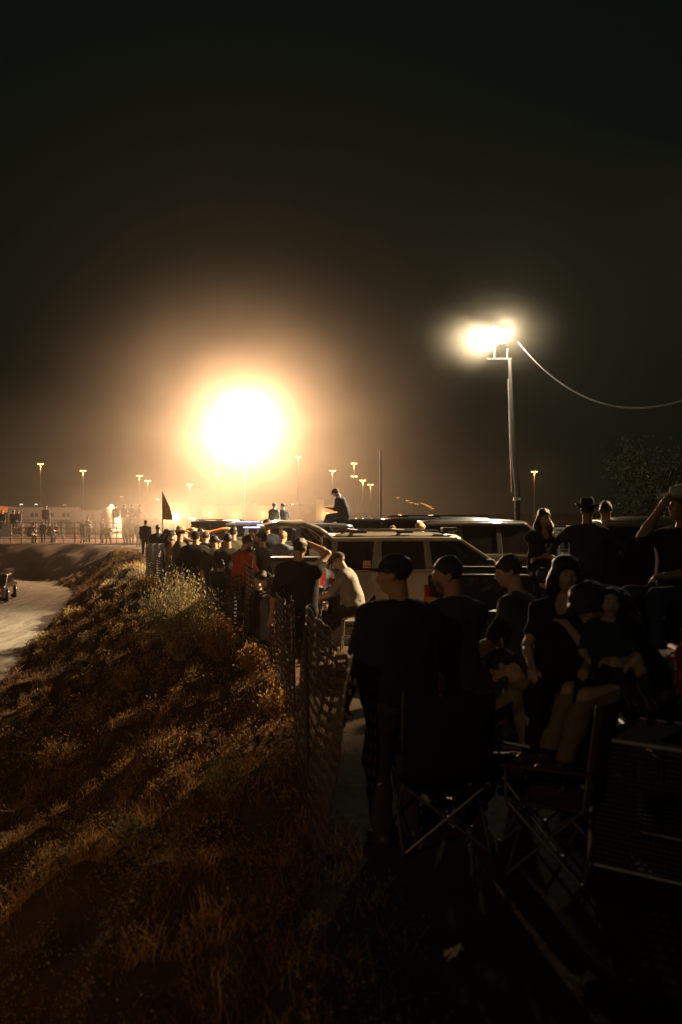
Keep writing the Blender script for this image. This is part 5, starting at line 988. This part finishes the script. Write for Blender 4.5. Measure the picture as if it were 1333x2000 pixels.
# bench for the seated man in the polo
o = empty('bench', (X(700,15.0), 15.05, 0), R(-6)); tag(o, 'low metal bench under the man in the pale polo', 'bench')
MB().box((0,0,.58), (.62,.34,.09)).build('seat', mat('bench_plank', (.16,.13,.10), .6, var=.3), o, bevel=.01); 
for sx in (-.25,.25):
    for sy in (-.13,.13): MB().tube([(sx,sy,0),(sx*.9,sy*.9,.54)], .018, 6).build('leg', m_tube, o)
MB().tube([(-.25,-.13,.2),(.25,-.13,.2)], .014, 6).build('stretcher', m_tube, o); MB().tube([(-.25,.13,.2),(.25,.13,.2)], .014, 6).build('stretcher', m_tube, o)
# stools for the low seated men
for px, d, lb in ((534,13.4,'folding stool under the man in the grey cap behind the fence'),(508,14.2,'folding stool under the dark haired man behind the fence')):
    o = empty('folding_stool', (X(px,d), d, 0)); tag(o, lb, 'stool', 'folding stools'); MB().box((0,0,.36), (.36,.34,.03)).build('seat', m_canv, o, bevel=.01)
    for sx in (-1,1):
        for sy in (-1,1): MB().tube([(sx*.16,sy*.15,.02),(-sx*.16,sy*.15,.345)], .010, 6).build('leg', m_tube, o)
# table with drinks in the crowd
tx, ty = X(420,23.2), 23.4
o = empty('folding_table', (tx, ty, 0), R(4)); tag(o, 'white topped folding table with drinks in the middle of the crowd', 'table')
MB().box((0,0,.98), (1.5,.6,.04)).build('tabletop', mat('white_plastic', (.62,.6,.55), .5, var=.1), o, bevel=.01)
for sx in (-.65,.65):
    for sy in (-.22,.22): MB().tube([(sx,sy,0),(sx,sy,.96)], .015, 6).build('leg', m_tube, o)
def cup(x, y, z, label, m_, r=.042, h=.12, cat='cup', name='cup', group='drinks on the folding table'):
    o = MB().lathe([(r*.78,0),(r,h),(r*.94,h),(r*.72,.008),(0,.008)], (0,0,0), 14).build(name, m_); o.location = (x,y,z); tag(o, label, cat, group); return o
m_bcup = mat('blue_cup', (.18,.42,.60), .35, var=.15)
cup(tx+.22, ty-.1, 1.001, 'tall blue cup on the white table', m_bcup, .06, .18); cup(tx-.3, ty-.05, 1.001, 'small white cup on the white table', m_cw)
o = empty('drink_box', (tx+.55, ty-.02, 1.001), R(12)); tag(o, 'open white carton at the right end of the white table', 'carton'); MB().box((0,0,.09), (.26,.2,.18)).build('box', m_cw, o, bevel=.004); MB().box((0,-.13,.17), (.25,.08,.004), M=Matrix.Rotation(R(-20),4,'X')).build('flap', m_cw, o)
# orange tarp on ribs over the pickup bed behind the crowd
o = empty('sun_canopy', (X(404,27.8), 27.8, 0)); tag(o, 'bright orange folded canopy above the curly haired man', 'canopy')
vs = [((u/10-.5)*1.5, (v/4-.5)*.5, 1.62+.05*math.sin(u*.9)-.04*abs(v-2)) for u in range(11) for v in range(5)]
MB().add(vs, [(a*5+b, a*5+b+1, (a+1)*5+b+1, (a+1)*5+b) for a in range(10) for b in range(4)], True).build('cloth', mat('orange_cloth', (.85,.30,.05), .8, var=.15, scale=4), o, solid=.02)
for sx in (-.7,.7): MB().tube([(sx,0,0),(sx,0,1.6)], .02, 6).build('post', m_tube, o)
# brass topped pole standing in the crowd
o = empty('marker_pole', (X(495,16.2), 16.2, 0)); tag(o, 'thin pole with a brass knob standing beside the bearded man', 'pole'); MB().tube([(0,0,0),(0,0,1.66)], .016, 8).build('shaft', m_tube, o); MB().lathe([(0,1.66),(.03,1.68),(.035,1.71),(.02,1.74),(0,1.75)], (0,0,0), 12).build('knob', mat('brass', (.7,.5,.2), .3, 1, var=.1), o)
# blue led bars on far roofs
for px, py, d, lb in ((485,1019,35.2,'violet white led bar on the far suv roof under the glow'),(500,1030,33.5,'second violet led bar just below the first one')):
    p = ray(px,py,d); o = empty('light_bar', (p.x,d,p.z)); tag(o, lb, 'light bar', 'led bars glinting over the crowd'); MB().box((0,.03,0), (.9,.06,.07)).build('housing', m_dark, o, bevel=.01); MB().box((0,-.006,0), (.84,.01,.04)).build('lens', mat('led_violet', (.6,.6,1), .3, var=0, emit=(.55,.5,1), estr=2.2), o)
    for sx in (-.3,.3): MB().tube([(sx,.03,-.03),(sx,.05,-.16)], .012, 5).build('bracket', m_galv, o)
# litter
def scrap(px, py, label, m_, w_=.1, seed=0):
    d = F*H/(py-1000); r_ = np.random.RandomState(seed); vs = [((a/5-.5)*w_+.01*r_.randn(), (b/4-.5)*w_*.5+.006*r_.randn(), .02+.012*r_.randn()) for a in range(6) for b in range(5)]
    o = MB().add(vs, [(a*5+b, a*5+b+1, (a+1)*5+b+1, (a+1)*5+b) for a in range(5) for b in range(4)]).build('litter', m_, solid=.002); o.location = (X(px,d), d, gz(X(px,d), d)+.005); o.rotation_euler = (0,0,R(35)); tag(o, label, 'litter', 'litter on the dark ground')
scrap(890, 1868, 'crumpled pale wrapper lying alone on the dark foreground ground', mat('wrapper', (.75,.6,.5), .6, var=.3), .10, 1); scrap(1135, 1925, 'flat dull scrap lying right of the pale wrapper', mat('dull_scrap', (.3,.22,.16), .8, var=.3), .13, 2)
# drinks in hands
def can_in(b, q, label, m_, rx=0, name='can', h=.12, r=.031):
    w_ = wrist(b, q); o = MB().lathe([(r*.85,0),(r,.01),(r,h-.01),(r*.8,h),(0,h-.002)], (0,0,-h/2), 14).build(name, m_); o.location = w_; o.rotation_euler = (rx,0,0); tag(o, label, name, 'drinks held in hands'); return o
m_can = mat('can_silver', (.6,.6,.6), .3, .9, var=.1)
c_ = can_in(n4, 0, 'silver can held by the smiling woman in the scoop neck', m_can); c_.location += Vector((-.02,-.06,.02))
cw_ = [q for q in sc.collection.objects if q.get('label','').startswith('man in a straw')][0]; c_ = can_in(cw_, 1, 'drink can lifted by the man in the straw hat', m_can); c_.location += Vector((.06,-.0,.07))
# pocket phone of the man on the roof
rm = [q for q in sc.collection.objects if q.get('label','').startswith('capped man sitting on the black')][0]; w_ = wrist(rm, 0); o = empty('phone', w_+Vector((-.10,-.02,.03)), R(70)); tag(o, 'small phone held by the capped man on the roof', 'phone'); MB().box((0,0,0), (.075,.15,.010)).build('case', m_dark, o, bevel=.004); MB().box((0,0,.0062), (.068,.14,.002)).build('screen', mat('phone_screen', (.8,.8,.8), .2, var=0, emit=(1,.8,.6), estr=.8), o)
# oval stones and dirt clods near the track edge
for k, (px, py, r_) in enumerate(((45,1312,.10),(70,1262,.07),(205,1250,.06),(88,1340,.08),(15,1345,.06))):
    q = ground_hit(px, py); C_ = SDF(); C_.ell((0,0,.0), (r_,r_*.8,r_*.55), k=.02); o = C_.mesh(r_/5, noise=.006, nf=40, name='clod', m=m_soil); o.location = q; o['seed'] = k
    tag(o, ('largest dirt clod at the track edge','second dirt clod, above the largest','small clod farthest up the bank edge','clod nearest the camera beside the track','clod at the very left picture edge on the track')[k], 'dirt clod', 'dirt clods at the track edge')
# race car corner at the left edge
p = ground_hit(-4, 1180); o = empty('race_car', (p.x-.55, p.y, p.z), R(100)); tag(o, 'muddy race car just entering at the left edge of the track', 'car')
MB().prism([(0,.25),(0,.75),(.5,.8),(1.0,1.25),(2.2,1.25),(2.9,.85),(3.9,.75),(4.0,.3),(3.6,.22),(3.2,.5),(2.9,.22),(1.1,.22),(.8,.5),(.4,.22)], 'y', -.8, .8).build('body', paint('race_tan', (.14,.10,.07)), o, bevel=.05); 
MB().prism([(1.05,.85),(1.2,1.18),(2.1,1.18),(2.6,.88)], 'y', -.81, .81).build('window', m_dkgap, o)
for cx in (.8,3.2):
    for q in (-1,1): wl = MB().lathe([(.0,-.12),(.30,-.12),(.34,0),(.30,.12),(0,.12)], (cx,q*.75,.34), 20, M=Matrix.Rotation(R(90),4,'X')).build('wheel', m_tyre, o); MB().lathe([(0,-.125),(.18,-.13),(.18,.13),(0,.125)], (cx,q*.75,.34), 14, M=Matrix.Rotation(R(90),4,'X')).build('rim', m_chrome, wl)
for q in (-.55,.55): MB().box((-.01,q,.62), (.04,.2,.12)).build('tail_light', lit_r, o)
MB().box((-.03,0,.36), (.05,1.4,.12)).build('bumper', m_chrome, o, bevel=.02)

for k, (z_, w_, lb) in enumerate(((0,.86,'lowest tote of the added light blocking stack behind the man raising his hand'),(.47,.82,'middle tote of the added light blocking stack behind the man raising his hand'),(.94,.76,'topmost tote of the added light blocking stack behind the man raising his hand'))):
    o = empty('light_block_tote', (-.70, 15.6, z_), R(4)); tag(o, lb, 'tote', 'totes added by the suv to block light'); MB().prism([(-w_/2+.03,0),(w_/2-.03,0),(w_/2,.40),(-w_/2,.40)], 'y', -.22, .22).build('tub', m_cg, o, bevel=.02); MB().box((0,0,.431), (w_+.04,.50,.055)).build('lid', m_dark, o, bevel=.015)  # stack added to keep the far floodlight off the foreground lot

cooler(X(662,15.9)-.02, 15.72, 0, R(10), 'grey cooler used as a seat beside the metal bench', (.55,.36,.40), m_cg, m_cg)
# ================================================================ haze
m = bpy.data.materials.new('haze_volume'); m.use_nodes = True; nt = m.node_tree
for n in list(nt.nodes):
    if n.type == 'BSDF_PRINCIPLED': nt.nodes.remove(n)
v = nt.nodes.new('ShaderNodeVolumePrincipled'); v.inputs['Color'].default_value = (0.97,0.82,0.66,1); v.inputs['Density'].default_value = HAZE; v.inputs['Anisotropy'].default_value = 0.88
out = [n for n in nt.nodes if n.type == 'OUTPUT_MATERIAL'][0]; nt.links.new(v.outputs[0], out.inputs['Volume'])
hz = MB().box((0, 640, 12.5), (1300, 1340, 36)).build('haze', m); tag(hz, kind='stuff'); 

# dust hanging round the far floodlight
def dust(name, c, rx, rz_, dens, aniso, power=2.0):
    m = bpy.data.materials.new(name); m.use_nodes = True; nt = m.node_tree
    for n in list(nt.nodes):
        if n.type == 'BSDF_PRINCIPLED': nt.nodes.remove(n)
    v = nt.nodes.new('ShaderNodeVolumePrincipled'); v.inputs['Color'].default_value = (0.96,0.84,0.66,1); v.inputs['Anisotropy'].default_value = aniso
    tc = nt.nodes.new('ShaderNodeTexCoord'); ln = nt.nodes.new('ShaderNodeVectorMath'); ln.operation = 'LENGTH'; nt.links.new(tc.outputs['Object'], ln.inputs[0])
    mr = nt.nodes.new('ShaderNodeMapRange'); mr.inputs[1].default_value = 0; mr.inputs[2].default_value = 1; mr.inputs[3].default_value = 1; mr.inputs[4].default_value = 0; nt.links.new(ln.outputs['Value'], mr.inputs[0])
    pw = nt.nodes.new('ShaderNodeMath'); pw.operation = 'POWER'; pw.inputs[1].default_value = power; nt.links.new(mr.outputs[0], pw.inputs[0])
    no = nt.nodes.new('ShaderNodeTexNoise'); no.inputs['Scale'].default_value = 1.6; no.inputs['Detail'].default_value = 2; nt.links.new(tc.outputs['Object'], no.inputs['Vector'])
    m2 = nt.nodes.new('ShaderNodeMath'); m2.operation = 'MULTIPLY'; nt.links.new(pw.outputs[0], m2.inputs[0]); nt.links.new(no.outputs['Fac'], m2.inputs[1]); no.inputs['Scale'].default_value = 2.6; no.inputs['Roughness'].default_value = .7
    m3 = nt.nodes.new('ShaderNodeMath'); m3.operation = 'MULTIPLY'; nt.links.new(m2.outputs[0], m3.inputs[0]); m3.inputs[1].default_value = dens*2; nt.links.new(m3.outputs[0], v.inputs['Density'])
    nt.links.new(v.outputs[0], [n for n in nt.nodes if n.type == 'OUTPUT_MATERIAL'][0].inputs['Volume'])
    n_ = 24; prof = [(math.sin(math.pi*k/12), -math.cos(math.pi*k/12)) for k in range(13)]
    o = MB().lathe(prof, (0,0,0), n_).build(name, m); o.location = c; o.scale = (rx, rx, rz_); tag(o, kind='stuff'); return o
dust('dust_cloud', (pbx, dB-2, hB-1), 20, 15, DUST_B, .35)
dust('dust_cloud', (-16, 78, 1.0), 42, 11, .0035, .5, 1.4)
o = dust('dust_cloud', Vector((pA.x+pb.x-.1, dA-.6, pA.z+A.location.z-.05)), 2.6, 2.2, DUST_A, .2); o.scale.x = 3.6
dust('dust_cloud', (q0x, 58, 1.9), 9, 3.2, DUST_H, .3)
